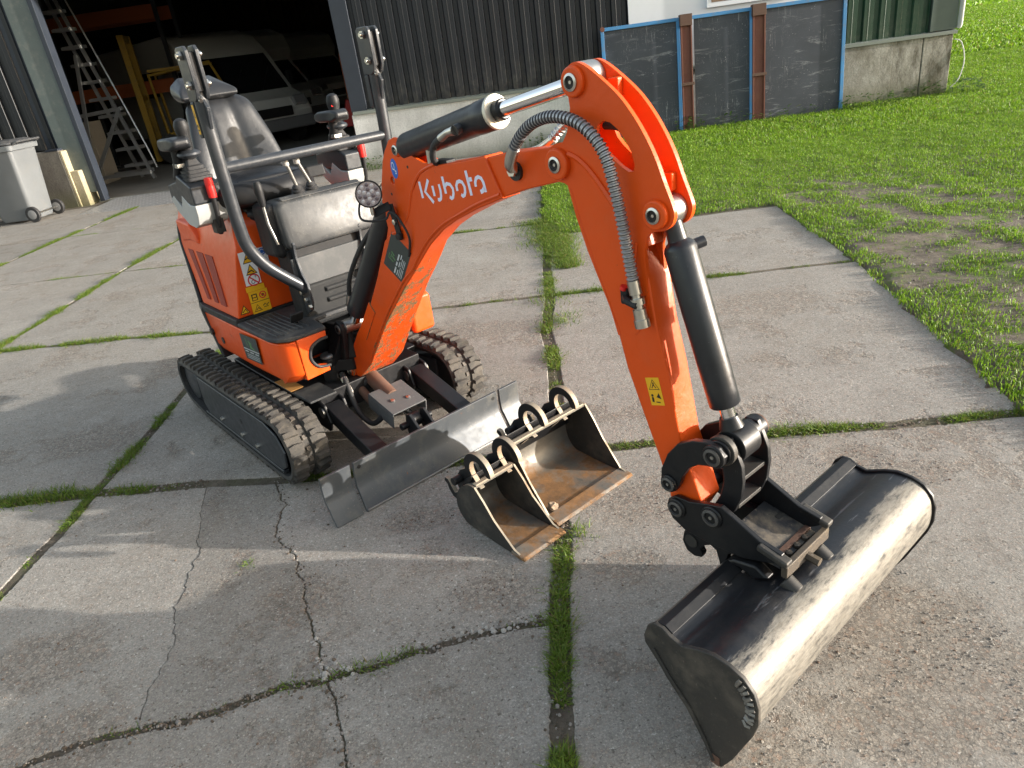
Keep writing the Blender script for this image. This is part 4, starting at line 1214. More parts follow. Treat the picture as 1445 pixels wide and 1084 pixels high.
def rubber_track(parent):
    mb = MB(); q, nr = path_at(OUT, .021); n = len(q); h = TW / 2
    sec = [(-h, -.030), (-h + .008, -.021), (-.020, -.020), (-.016, -.030), (.016, -.030), (.020, -.020), (h - .008, -.021), (h, -.030), (h - .004, -.046), (-h + .004, -.046)]
    k = len(sec)
    for p, m in zip(q, nr):
        mb.v += [tuple(p + m * d + Vector((0, y, 0))) for y, d in sec]
    for i in range(n):
        j = (i + 1) % n
        for s in range(k):
            t = (s + 1) % k
            mb.f.append((i * k + s, i * k + t, j * k + t, j * k + s)); mb.m.append(1 if s in (7, 8, 9) else 0)
    L = n * .021; N_ = 54; st = n / N_
    def at(u):
        u = u % n; i = int(u); f = u - i
        return q[i].lerp(q[(i + 1) % n], f), nr[i].lerp(nr[(i + 1) % n], f).normalized()
    for c in range(N_):
        for side in (-1, 1):
            u0 = c * st + (0 if side < 0 else st * .5)
            # lug: wide chevron block, leaning; wider at its outer end on every second one
            fl = .16 if c % 2 else -.10
            bot = []; top = []
            for (yy, du, e) in ((.022, -.24, 0), (.055, -.18, 0), (h - .004, -.34 + fl, 1), (h - .004, .22 + fl * .4, 1), (.058, .30, 0), (.022, .18, 0)):
                p, m = at(u0 + du * st)
                y = side * yy
                bot.append(p - m * .0215 + Vector((0, y, 0)))
                p2, m2 = at(u0 + du * .72 * st)
                top.append(p2 - m2 * (.001 + .004 * e) + Vector((0, side * (yy * .93 + .003), 0)))
            mb.loft([bot, top], 0, cap0=False)
        p, m = at(c * st + st * .25)
        p2, m2 = at(c * st + st * .62)
        mb.loft([[p - m * .0295 + Vector((0, y, 0)) for y in (-.012, .012)] + [p2 - m2 * .0295 + Vector((0, y, 0)) for y in (.012, -.012)],
                 [p - m * .022 + Vector((0, y, 0)) for y in (-.009, .009)] + [p2 - m2 * .022 + Vector((0, y, 0)) for y in (.009, -.009)]], 2, cap0=False)
    return mb.build('rubber_track', [TREAD, RUBBER, plain('rusty_track_core', (.10, .085, .07), .7)], parent, smooth=30)
def crawler(y, outer):
    t = bpy.data.objects.new('crawler', None); t.empty_display_size = .1; C.objects.link(t); t.parent = ex; t.location = (0, y, 0)
    rubber_track(t)
    s = outer
    f = MB(); f.prism([(-.50, .275), (.36, .282), (.47, .255), (.53, .18), (.505, .10), (.45, .068), (-.47, .068), (-.52, .12)], s * .078 - .006, s * .078 + .006, 'xz')
    f.box(-.50, .42, -.06, .06, .10, .25)
    f.build('track_frame', DKGREY, t, .006)
    MB().prism([(-.52, .069), (.46, .069), (.46, .055), (-.52, .055)], s * .06, s * .088, 'xz').build('frame_flange', DKGREY, t, .003)
    MB().lathe([(.108, -.03), (.112, 0), (.112, .05), (.098, .066), (.05, .072)], (-.695, s * .0, .185), (0, s, 0), 28).build('sprocket', DKGREY, t, .003)
    MB().lathe([(.118, -.05), (.126, -.02), (.126, .04), (.1, .055)], (.462, s * .0, .176), (0, s, 0), 28).build('idler', BLACKP, t, .003)
    for x in (-.33, -.05, .22):
        MB().lathe([(.05, -.07), (.055, -.06), (.055, .06), (.04, .082)], (x, 0, .104), (0, s, 0), 18).build('roller', BLACKP, t)
    for x in (-.25, .02, .20):
        MB().lathe([(.012, 0), (.012, .01), (.007, .012)], (x, s * .084, .105), (0, s, 0), 8).build('bolt', ZINC, t)
    h = MB().lathe([(.013, 0), (.013, .0008)], (.05, s * .0842, .185), (0, s, 0), 14).build('frame_hole', INK, t)
    return t
crawler(-.402, -1)
crawler(.478, 1)

# ---- undercarriage, blade
u = MB(); u.box(-.40, .34, -.30, .37, .20, .335); u.box(.2, .46, -.24, .31, .22, .34); u.cyl((0, YC, .33), (0, YC, .44), .26, n=36)
for y in (-.24, -.145, .215, .31):
    u.prism([(.34, .34), (.50, .30), (.53, .22), (.50, .17), (.34, .18)], y - .008, y + .008, 'xz')
u.build('undercarriage_frame', BLACKP, ex, .006)
MB().box(.12, .30, -.30, -.16, .337, .3395).build('sticker_plate', plain('worn_orange_tag', (.45, .22, .06), .6), ex)
MB().prism([(.33, .325), (.50, .335), (.50, .345), (.33, .345)], -.30, -.17, 'xz').build('step_plate', PANEL, ex, .002)
BP = [(.925, .212), (.908, .16), (.904, .105), (.912, .072), (.958, .0), (.972, .0), (.926, .078), (.918, .108), (.921, .158), (.937, .212)]
BP = [(.893, .212), (.886, .15), (.888, .100), (.897, .082), (.940, .0), (.955, .0), (.912, .088), (.903, .104), (.901, .15), (.907, .212)]
def bladepart(y0, y1, name, par, skew=(0, 0)):
    mb = MB()
    n = len(BP)
    lo = [(x, y0 + skew[0] * (z / .2 - .5), z) for x, z in BP]; hi = [(x, y1 + skew[1] * (z / .2 - .5), z) for x, z in BP]
    mb.loft([lo, hi]); return mb.build(name, BLADEM, par, .0025)
bl = bladepart(-.358, .418, 'dozer_blade', ex, (.012, -.010))
for y0, y1, s in ((-.503, -.374, (.0, .012)), (.434, .545, (-.01, 0))):
    bladepart(y0, y1, 'blade_wing', bl, s)
for y in (-.33, .39):
    MB().cyl((.880, y, .185), (.9055, y, .185), .009, n=12).build('blade_hole', INK, bl)
MB().box(.942, .957, -.358, .418, -.0, .010).build('cutting_edge', STEEL, bl, .002)
for y in (-.195, .265):
    a = MB(); P0 = Vector((.47, y, .262)); P1 = Vector((.885, y + (.0), .135))
    z = (P1 - P0).normalized(); x = Vector((0, 1, 0)); yy = z.cross(x)
    a.obox((P0 + P1) / 2, (.078, .072, (P1 - P0).length), Matrix((x, yy, z)).transposed())
    o = a.build('blade_arm', BLACKP, ex, .005)
    MB().cyl((.475, y - .06, .262), (.475, y + .06, .262), .026, n=18).build('pivot_pin', STEEL, o)
c = MB(); c.cyl((.38, .04, .345), (.62, .035, .262), .036, n=20)
bc = c.build('blade_cylinder', RUSTY, ex, .003)
MB().cyl((.62, .035, .262), (.80, .03, .20), .018).build('rod', CHROME, bc)
gd = MB(); gd.box(.56, .76, -.055, .125, .272, .279); gd.box(.56, .76, -.057, -.05, .20, .2725); gd.box(.56, .76, .12, .127, .20, .2725)
M_ = Matrix.Translation((.66, .035, .26)) @ Matrix.Rotation(R(14), 4, 'Y') @ Matrix.Translation((-.66, -.035, -.26))
gd.v = [tuple(M_ @ Vector(v)) for v in gd.v]
gd = gd.build('cylinder_guard', PLATEG, ex, .003)
for x, y in ((.68, .0), (.70, .07)):
    MB().lathe([(.011, 0), (.011, .008), (.006, .010)], (x, y, .277 - (x - .66) * .25), (.24, 0, .97), 8).build('bolt', ZINC, gd)
lg = MB()
for y in (-.01, .065):
    lg.prism([(.80, .25), (.83, .26), (.895, .20), (.905, .08), (.80, .14), (.785, .19)], y - .007, y + .007, 'xz')
lg.cyl((.80, -.05, .20), (.80, .11, .20), .016); lg.cyl((.79, .005, .205), (.79, .05, .205), .034, n=20)
lg.build('blade_lug', BLACKP, ex, .003)
hz = MB().tube(spline([(.40, -.08, .37), (.45, -.09, .33), (.52, -.10, .22), (.60, -.08, .17), (.66, -.04, .22)], 10), .013, 10)
hz.build('hydraulic_hose', RUBBER, ex)
MB().tube(spline([(.42, -.085, .355), (.47, -.092, .29)], 4), .016, 8).build('hose_fitting', ZINC, ex)
MB().tube(spline([(.42, .13, .36), (.46, .02, .33), (.43, -.02, .26), (.40, .0, .2)], 8), .011, 8).build('hydraulic_hose', RUBBER, ex)
MB().cyl((.36, .0, .35), (.41, .0, .335), .018).build('hose_fitting', ZINC, ex)
MB().cyl((.36, -.02, .31), (.55, -.035, .245), .02).build('hose_pipe', RUSTY, ex)

# ---- upper structure
def rear_x(z):
    return float(np.interp(z, [.40, .61, .66, .95, 1.12], [-.29, -.395, -.40, -.635, -.66]))
def plan(inset=0.0, zf=0.0, front=.50, z=.6):
    """rounded plan of the house, right half then mirrored; recess for the swing bracket at the front"""
    r = [(front - inset, -.285), (front - .008 - inset, -.315), (front - .04 - inset, -.350), (front - .09 - inset, -.366 + inset), (.10, -.376 + inset), (-.15, -.376 + inset)] + [(rear_x(z) + a + inset * .5, b + inset * .8) for a, b in ((.0, -.374), (-.07, -.352), (-.15, -.30), (-.21, -.22), (-.245, -.11))]
    l = [(x, mir(y)) for x, y in r[::-1]]
    return r + l + [(.24, .355), (.24, -.285)]
def lp(z, inset=0.0, front=.50):
    return [(x, y, z) for x, y in plan(inset, front=front, z=z)]
b = MB(); b.loft([lp(.425, .045, .47), lp(.445, .015, .485), lp(.475, .0), lp(.63, .004)])
b.build('lower_body', ORANGE, ex, .006)
ff = [(-.286, .446), (-.17, .452), (-.17, .478), (-.215, .488), (-.238, .515), (-.243, .548), (-.228, .582), (-.19, .600), (-.15, .602), (-.15, .635), (-.286, .636)]
MB().prism(ff, .462, .503, 'yz').build('front_panel', ORANGE, ex, .004)
tr = [(.504, -.165, .476), (.504, -.215, .486), (.504, -.24, .515), (.504, -.245, .548), (.504, -.229, .584), (.504, -.19, .602), (.504, -.15, .604)]
MB().tube(spline(tr, 6), .007, 8).build('opening_trim', RUBBER, ex)
MB().prism([(.29, .45), (.415, .45), (.415, .635), (.29, .636)], .46, .50, 'yz').build('front_panel', ORANGE, ex, .02)
MB().box(.242, .47, -.2845, -.278, .44, .622).build('recess_shade_plate', MATBLACK, ex)  # added black plates put the shade of the bracket recess into colour
MB().box(.2405, .2465, -.278, .35, .44, .622).build('recess_shade_plate', MATBLACK, ex)
# rear counterweight, black, proud of the body
def cwl(z, k=1.0):
    r = [(rear_x(z) + a * k, b) for a, b in ((.025, -.384), (-.075, -.362), (-.158, -.306), (-.22, -.225), (-.256, -.112))]
    return [(x, y, z) for x, y in r] + [(x, mir(y), z) for x, y in r[::-1]]
MB().loft([cwl(z) for z in (.40, .43, .50, .60, .64, .655)]).build('counterweight', BLACKP, ex, .012)
for a, b_ in ((-.325, .535), (-.20, .512)):
    MB().cyl((a, -.37, b_), (a, -.3865 if a < -.3 else -.3785, b_), .017, n=16).build('access_hole', INK, ex)
def btl(z):
    r = [(.07, -.372), (-.36, -.378)] + [(-.40 + a, b) for a, b in ((-.075, -.358), (-.16, -.305), (-.222, -.225), (-.258, -.112))]
    return [(x, y, z) for x, y in r] + [(x, mir(y), z) for x, y in r[::-1]]
MB().loft([btl(.632), btl(.668)]).build('belt_trim', MATBLACK, ex, .006)
def hood_loop(z, ins, fx):
    rx = rear_x(z)
    r = [(fx, -.356 + ins), (rx + .02, -.358 + ins)] + [(rx + a, b + ins * .8) for a, b in ((-.05, -.342), (-.115, -.295), (-.165, -.225), (-.195, -.11))]
    return [(x, y, z) for x, y in r] + [(x, mir(y), z) for x, y in r[::-1]]
hd = MB().loft([hood_loop(.668, 0, .062), hood_loop(.80, .03, .072), hood_loop(.94, .060, .082), hood_loop(.985, .075, .083), hood_loop(1.05, .095, .05), hood_loop(1.10, .125, -.01), hood_loop(1.115, .18, -.06)])
hood = hd.build('engine_hood', ORANGE, ex, .010)
MB().tube(spline([(rear_x(z) - .035, -.357 + .23 * (z - .65), z) for z in (.665, .75, .85, .95, 1.03)], 4), .012, 8).build('hood_shadow_strip', MATBLACK, ex)  # added black strip draws the gap's shadow between hood and rear weight
# stepped shoulder at the rear of the hood
MB().prism([(-.37, .955), (-.48, .965), (-.62, .945), (-.63, 1.06), (-.45, 1.05), (-.39, 1.0)], -.300, -.255, 'xz').build('hood_shoulder', ORANGE, ex, .012)
def side_pt(x, z, out=.0):
    return (x, -.3655 + .23 * (z - .65) - out, z)
GRIL = plain('dark_orange_louvre', (.26, .030, .012), .6)
LOUV = plain('louvre_orange', (.29, .034, .012), .6)
for (x0, x1, x2, x3) in ((-.545, -.475, -.273, -.312), (-.425, -.335, -.168, -.215), (-.305, -.205, -.062, -.13)):
    z1, z0 = .918, .706
    fr = MB(); 
    fr.loft([[side_pt(x0, z1, .0015), side_pt(x1, z1, .0015), side_pt(x2, z0, .0015), side_pt(x3, z0, .0015)], [side_pt(x0, z1, -.02), side_pt(x1, z1, -.02), side_pt(x2, z0, -.02), side_pt(x3, z0, -.02)]])
    v = fr.build('vent', GRIL, hood)
    for k in range(3):
        f = (k + 1) / 4
        a0, a1 = x0 + (x1 - x0) * f, x3 + (x2 - x3) * f
        MB().loft([[side_pt(a0 - .003, z1, .0018), side_pt(a0 + .003, z1, .0018), side_pt(a1 + .003, z0, .0018), side_pt(a1 - .003, z0, .0018)], [side_pt(a0 - .001, z1, .003), side_pt(a0 + .001, z1, .003), side_pt(a1 + .001, z0, .003), side_pt(a1 - .001, z0, .003)]]).build('slat', LOUV, v)
# stickers on the hood front (plane x about .075)
def hoodface(y, z):
    return (.0645 + (z - .668) * .075, y, z)
dc = Decal((.0675, -.2, .70), (0, 1, 0), (.075, 0, 1))
dc.rect(-.082, .105, -.008, .262, WHT).rect(.004, .18, .052, .262, WHT)
dc.rect(-.088, .075, -.0, .100, YEL); dc.rect(-.083, -.032, .008, .074, YEL)
dc.tri(-.045, .225, .028, YEL); dc.tri(-.042, .172, .03, YEL)
dc.stroke([(-.058, .166), (-.04, .172), (-.03, .162)], .006, INK, 3).stroke([(-.056, .225), (-.044, .232), (-.034, .222)], .006, INK, 3)
dc.disc(-.042, .128, .0, PRED) if False else None
dc.stroke(circ(-.040, .126, .026, 24), .006, PRED, 1, True).stroke([(-.058, .144), (-.022, .108)], .006, PRED, 2)
dc.stroke(circ(-.045, .118, .008, 10), .003, INK, 1, True).stroke([(-.03, .135), (-.024, .145), (-.034, .142)], .003, INK, 1)
dc.disc(.028, .242, .017, BLU, 1).disc(.028, .200, .017, BLU, 1).stroke(circ(.028, .242, .010, 14, 20, 330), .003, WHT, 2).stroke(circ(.028, .200, .010, 14, 200, 500), .003, WHT, 2)
dc.rect(-.072, .03, -.045, .062, INK, 1).rect(-.067, .047, -.05, .057, YEL, 2).rect(-.068, .033, -.049, .043, YEL, 2).stroke(circ(-.018, .048, .015, 18), .005, PRED, 1, True).disc(-.018, .048, .007, INK, 1).stroke([(-.03, .059), (-.006, .037)], .004, PRED, 2)
dc.rect(-.083, .020, .008, .0225, INK, 1)
dc.tri(-.055, -.01, .021, YEL, 1).stroke([(-.064, -.016), (-.053, -.006), (-.046, -.016)], .004, INK, 3)
dc.stroke([(-.028, -.004), (-.018, .004), (-.01, -.006), (0, .003)], .004, INK, 1).stroke([(-.026, -.012), (-.004, -.012)], .003, INK, 1)
dc.tri(-.118, .0, .026, YEL, 0).stroke([(-.13, -.008), (-.113, .006), (-.107, -.008)], .005, INK, 2)
dc.build('warning_sticker', hood)
dl = Decal((.079, -.3765, .612), Vector((.194, 0, .011)), Vector((-.0, 0, .126)))
dl.poly([(0, 0), (1, 0), (.97, -1), (0, -1)], DKST).stroke([(.30, -.12), (.34, -.40)], .03, GRN).stroke([(.45, -.2), (.6, -.3), (.55, -.42), (.72, -.5)], .06, GRN).stroke([(.5, -.25), (.52, -.5)], .05, GRN)
dl.stroke([(.03, -.56), (.97, -.56)], .035, GREYPR)
for k in range(3):
    dl.rect(.08 + .31 * k, -.68, .29 + .31 * k, -.64, GREYPR, 1)
for z_ in (.76, .83, .90):
    dl.rect(.14, -z_ - .02, .9, -z_, GREYPR, 1)
dl.build('dealer_sticker', ex)
# deck mat
mt = [(.068, -.372), (.40, -.372), (.452, -.356), (.490, -.322), (.506, -.28), (.506, -.145), (.36, -.13), (.36, .20), (.506, .22), (.506, .35), (.47, .42), (.40, .444), (.068, .444)]
MB().loft([[(x, y, z) for x, y in mt] for z in (.634, .656)]).build('floor_mat', FLOORM, ex, .008)
for k in range(7):
    y = -.34 + .024 * k
    MB().tube(spline([(.10, y, .657), (.25, y + .004 * math.sin(k), .6575), (.44, y + .004, .657)], 4), .004, 6).build('mat_rib', FLOORM, ex)
MB().obox((.37, -.205, .69), (.055, .06, .012), Matrix.Rotation(R(-55), 3, 'Y')).build('foot_pedal', MATBLACK, ex, .004)
MB().tube([(.36, -.205, .685), (.34, -.205, .66)], .008, 8).build('pedal_stem', STEEL, ex)

# ---- front panel with the travel levers
def rbox(x0, x1, y0, y1, z0, z1, r, name, mat, par, tilt=0.0, sub=2):
    m = MB()
    n = 6
    loops = []
    for t, s in ((x0, .93), (x0 + r, 1.0), (x1 - r * .9, 1.0), (x1 - r * .5, .99), (x1 - r * .15, .965), (x1, .91)):
        hy, hz = (y1 - y0) / 2 * s, (z1 - z0) / 2 * (1 - (1 - s) * 1.6)
        cy, cz = (y0 + y1) / 2, (z0 + z1) / 2
        rr = r * 1.1
        lp_ = []
        for sy, sz, a in ((1, 1, 0), (-1, 1, 90), (-1, -1, 180), (1, -1, 270)):
            for i in range(n):
                th = R(a + 90 * i / (n - 1))
                zz = cz + sz * (hz - rr) + rr * math.sin(th)
                lp_.append((t + tilt * (zz - cz), cy + sy * (hy - rr) + rr * math.cos(th), zz))
        loops.append(lp_)
    m.loft(loops)
    return m.build(name, mat, par, smooth=60)
MB().box(.13, .305, -.19, .315, .93, 1.165).build('cover_body', MATBLACK, ex, .03)
knee = rbox(.20, .345, -.155, .305, .965, 1.172, .032, 'control_cover', PANEL, ex, tilt=-.16)
MB().prism([(.19, 1.165), (.30, 1.185), (.325, 1.17), (.20, 1.15)], -.12, .27, 'xz').build('cover_lip', PANEL, ex, .008)
for y in (-.06, .155):
    MB().lathe([(.023, -.002), (.024, .003), (.019, .004), (.017, -.004)], (.318, y, 1.135), (1, 0, .18), 20).build('bolt_recess', INK, ex)
    MB().lathe([(.011, 0), (.011, .008), (.005, .009)], (.320, y, 1.135), (1, 0, .18), 8).build('bolt', ZINC, ex)
KICK = paint('kick_panel_plastic', (.026, .027, .028), .5, amount=.25, dirt=(.1, .095, .085), scr=(.3, .3, .3), scramt=.4, spec=.12)
MB().box(.20, .33, -.145, .28, .60, .80).build('kick_panel', KICK, ex, .02)
for z in (.705, .755):
    MB().loft([[(.329, -.03, z - .014), (.329, .15, z - .014), (.329, .15, z + .014), (.329, -.03, z + .014)], [(.341, -.02, z - .006), (.341, .14, z - .006), (.341, .14, z + .006), (.341, -.02, z + .006)]]).build('panel_rib', KICK, ex, .004)
MB().box(.325, .340, -.15, .295, .80, .928).build('cross_plate', PLATEG, ex, .003)
MB().box(.20, .325, -.15, .29, .80, .96).build('cover_core', MATBLACK, ex)
LEVT = plain('grey_lever_end', (.38, .37, .35), .5)
for (y0, y1) in ((-.05, -.02), (.0, .045)):
    l = MB().cyl((.31, y0, 1.315), (.29, y1, 1.215), .008, n=10).build('travel_lever', STEEL, ex)
    MB().cyl((.312, y0 - .002, 1.305), (.318, y0 - .006, 1.345), .014, n=14).build('lever_end', LEVT, l, .003)
    MB().lathe([(.036, .0), (.035, .01), (.028, .013), (.03, .022), (.024, .026), (.026, .035), (.019, .040), (.02, .048), (.012, .056)], (.275, y1 + .01, 1.165), (.28, -.2, 1), 18).build('lever_boot', RUBBER, l)
l = MB().tube([(.31, -.195, 1.185), (.30, -.19, 1.09), (.31, -.175, 1.0)], .0065, 10).build('blade_lever', STEEL, ex)
MB().lathe([(.011, 0), (.015, .02), (.019, .065), (.019, .09), (.012, .104)], (.31, -.195, 1.165), (.0, -.02, 1), 16).build('lever_knob', MATBLACK, l)

# ---- roll bar
def post(sy):
    f = (lambda y: y) if sy < 0 else mir
    p = resample(spline([(.385, f(-.345), 1.64), (.383, f(-.345), 1.50), (.378, f(-.343), 1.30), (.37, f(-.337), 1.12), (.362, f(-.322), 1.03), (.36, f(-.275), .945), (.36, f(-.21), .875), (.36, f(-.125), .795)], 8), .012)
    pm = MB().tube(p, .026, 18).build('roll_bar_post', DKGREY, ex, smooth=60)
    # folding hinge at the top: two plates, spacer, bolts, pin
    for dy in (-.026, .012):
        a = f(-.345) + dy
        MB().prism([(.335 if dy < 0 else .365, 1.60), (.335 if dy < 0 else .365, 1.775), (.35 if dy < 0 else .372, 1.785), (.42, 1.785), (.434, 1.77), (.434, 1.635), (.418, 1.61), (.40, 1.60)], a, a + .014, 'xz').build('hinge_plate', DKGREY, pm, .003)
    MB().box(.362, .420, f(-.345) - .0118, f(-.345) + .0118, 1.63, 1.765).build('hinge_spacer', MATBLACK, pm, .004)
    y0 = f(-.345)
    MB().box(.337, .366, y0 - .027, y0 + .027, 1.47, 1.60).build('post_head', DKGREY, pm, .004)
    MB().prism([(.375, 1.47), (.41, 1.50), (.435, 1.575), (.405, 1.61), (.372, 1.61)], y0 - .005, y0 + .007, 'xz').build('post_gusset', DKGREY, pm, .002)
    MB().box(.372, .40, y0 - .02, y0 + .02, 1.57, 1.635).build('post_tongue', DKGREY, pm, .004)
    for x, z in ((.395, 1.755), (.405, 1.655)):
        MB().cyl((x, y0 - .046, z), (x, y0 + .046, z), .009, n=10).build('hinge_bolt', ZINC, pm)
        for e in (-.038, .027):
            MB().cyl((x, y0 + e, z), (x, y0 + e + .010, z), .0165, n=6).build('bolt_head', ZINC, pm)
    MB().cyl((.38, y0 - .012, 1.625), (.42, y0 - .012, 1.60), .008, n=10).build('locking_pin', ZINC, pm)
    # foot bracket
    yb_ = f(-.128)
    MB().prism([(.30, 1.01), (.335, 1.03), (.36, .995), (.352, .93), (.372, .86), (.40, .82), (.405, .735), (.385, .70), (.31, .66), (.25, .655), (.25, .80), (.29, .86)], yb_ - .007, yb_ + .005, 'xz').build('post_bracket', DKGREY, pm, .003)
    for x, z in ((.335, .775), (.365, .745), (.392, .718), (.318, 1.0), (.30, .975)):
        MB().lathe([(.012, -.004), (.012, .006), (.007, .008)], (x, yb_ - (.012 if sy < 0 else -.012), z), (0, sy, 0), 6).build('bracket_bolt', ZINC, pm)
    return pm
pr = post(-1); pl_ = post(1)
MB().tube([(.378, -.335, 1.352), (.378, mir(-.335), 1.352)], .021, 16).build('cross_bar', DKGREY, ex)
st_ = Decal((.386, -.3727, 1.52), (1, 0, 0), (0, 0, 1)) if False else Decal((.3525, -.315, 1.52), (0, 1, 0), (0, 0, 1))
dcl = Decal((.3735, -.3765, 1.505), (0, 1, 0), (0, 0, 1))
sb = Decal((.342, -.3722, 1.485), (1, 0, .0), (0, 0, 1))
sb.rect(.0, .0, .021, .105, YEL).stroke([(.004, .06), (.014, .06), (.009, .09), (.004, .06)], .003, INK).disc(.009, .03, .006, INK, 1, 10).rect(.003, .012, .015, .018, INK, 1)
sb.build('warning_sticker', pr)

# ---- seat
def seat_back():
    m = MB(); nu, nv = 18, 14
    def P(u, v, front):
        # u -1..1 across, v 0..1 up
        wd = .232 * (1 - .36 * max(0, v - .12) ** 1.15) * (1 - .05 * (1 - v))
        z = 1.19 + .410 * v - (.045 * abs(u) ** 5 if v > .5 else 0) * (v - .5) * 2
        x = -.40 - .10 * v + .085 * abs(u) ** 2.5 * (1 - .5 * v)
        edge = max(abs(u), abs(2 * v - 1))
        th = .095 * (1 - edge ** 6 * .75)
        gro = .020 * math.exp(-((abs(u + .1) - .36) / .07) ** 2) * (1 if v > .2 else 0) * (1 - v * .3)
        bul = .028 * (1 - abs(u) ** 2)
        return (x + (bul + th * .5 - gro if front else -th * .5), YC - .015 + wd * u, z)
    for fr in (1, 0):
        o = len(m.v)
        for j in range(nv + 1):
            for i in range(nu + 1):
                m.v.append(P(-1 + 2 * i / nu, j / nv, fr))
        for j in range(nv):
            for i in range(nu):
                a = o + j * (nu + 1) + i
                m.f.append((a, a + 1, a + nu + 2, a + nu + 1)); m.m.append(0)
    W = nu + 1; T = (nv + 1) * W
    def idx(i, j): return j * W + i
    rim = [idx(i, 0) for i in range(nu)] + [idx(nu, j) for j in range(nv)] + [idx(i, nv) for i in range(nu, 0, -1)] + [idx(0, j) for j in range(nv, 0, -1)]
    for k in range(len(rim)):
        a, b_ = rim[k], rim[(k + 1) % len(rim)]
        m.f.append((a, b_, b_ + T, a + T)); m.m.append(0)
    return m
seat = bpy.data.objects.new('seat', None); C.objects.link(seat); seat.parent = ex
seat_back().build('backrest', VINYL, seat, smooth=80, subsurf=1)
def cushion(x0, x1, y0, y1, z0, z1, name, mat, par, puff=.02, sub=2):
    m = MB()
    loops = []
    for z, s in ((z0, .90), (z0 + (z1 - z0) * .15, 1.0), (z0 + (z1 - z0) * .75, 1.0), (z1, .90), (z1 + puff, .5), (z1 + puff * 1.05, .15)):
        cx, cy = (x0 + x1) / 2, (y0 + y1) / 2
        loops.append([(a, b_, z) for a, b_, _ in rrect((x1 - x0) * s, (y1 - y0) * s, min(x1 - x0, y1 - y0) * .22 * s, 0, cx, cy)])
    m.loft(loops); return m.build(name, mat, par, smooth=80)
cushion(-.42, .02, -.19, .23, 1.12, 1.235, 'cushion', VINYL, seat)
# headrest, a wedge shaped pad
hr = MB().loft([[(-.56, -.13, 1.59), (-.44, -.145, 1.585), (-.435, .10, 1.585), (-.56, .09, 1.59)], [(-.57, -.15, 1.625), (-.405, -.16, 1.60), (-.40, .125, 1.60), (-.57, .11, 1.625)],
                [(-.575, -.145, 1.665), (-.42, -.155, 1.625), (-.415, .115, 1.625), (-.575, .10, 1.665)], [(-.56, -.10, 1.70), (-.47, -.12, 1.668), (-.46, .05, 1.66), (-.56, .05, 1.695)]])
hr.build('headrest', VINYL, seat, .012)
for y in (-.07, .03):
    MB().cyl((-.49, y, 1.53), (-.49, y, 1.60), .01, n=10).build('headrest_post', STEEL, seat)
def armrest(y, x0):
    m = MB()
    m.loft([[(x0, y - .03, 1.425), (x0, y + .035, 1.425), (x0, y + .035, 1.455), (x0, y - .03, 1.455)], [(x0 + .06, y - .045, 1.418), (x0 + .06, y + .045, 1.418), (x0 + .06, y + .045, 1.467), (x0 + .06, y - .045, 1.467)],
            [(x0 + .20, y - .05, 1.42), (x0 + .20, y + .05, 1.42), (x0 + .20, y + .045, 1.472), (x0 + .20, y - .045, 1.472)], [(x0 + .235, y - .035, 1.435), (x0 + .235, y + .035, 1.435), (x0 + .235, y + .03, 1.462), (x0 + .235, y - .03, 1.462)]])
    a = m.build('armrest', VINYL, ex, .012)
    MB().tube(spline([(x0 + .13, y, 1.425), (x0 + .11, y, 1.36), (x0 + .05, y, 1.30)], 6), .022, 12).build('armrest_stem', MATBLACK, a)
    MB().box(x0 + .09, x0 + .15, y - .02, y + .02, 1.345, 1.362).build('armrest_clamp', ZINC, a, .002)
armrest(-.355, -.20); armrest(.365, -.12)
MB().loft([[(-.35, -.17, 1.0), (.06, -.17, 1.0), (.06, .24, 1.0), (-.35, .24, 1.0)], [(-.32, -.15, 1.13), (.0, -.15, 1.13), (.0, .21, 1.13), (-.32, .21, 1.13)]]).build('seat_base', MATBLACK, ex, .02)
MB().tube(spline([(-.02, -.26, 1.19), (.10, -.20, 1.205), (.14, -.08, 1.20), (.145, .0, 1.20), (.12, .06, 1.20), (.06, .11, 1.20)], 8), .05, 18).build('bolster', MATBLACK, ex)
fl_ = MB().loft([[(.02, -.17, 1.20), (.06, .24, 1.205), (.06, .24, 1.255), (.02, -.17, 1.25)], [(.035, -.165, 1.198), (.075, .235, 1.203), (.07, .23, 1.25), (.03, -.165, 1.245)]])
fl_.build('seat_skirt', MATBLACK, ex, .004)
MB().tube(spline([(.12, -.20, 1.12), (.16, -.10, 1.10), (.14, .0, 1.11), (.17, .1, 1.10)], 6), .012, 8).build('cable_bundle', RUBBER, ex)
MB().box(.06, .12, -.14, -.06, 1.08, 1.13).build('latch', STEEL, ex, .006)

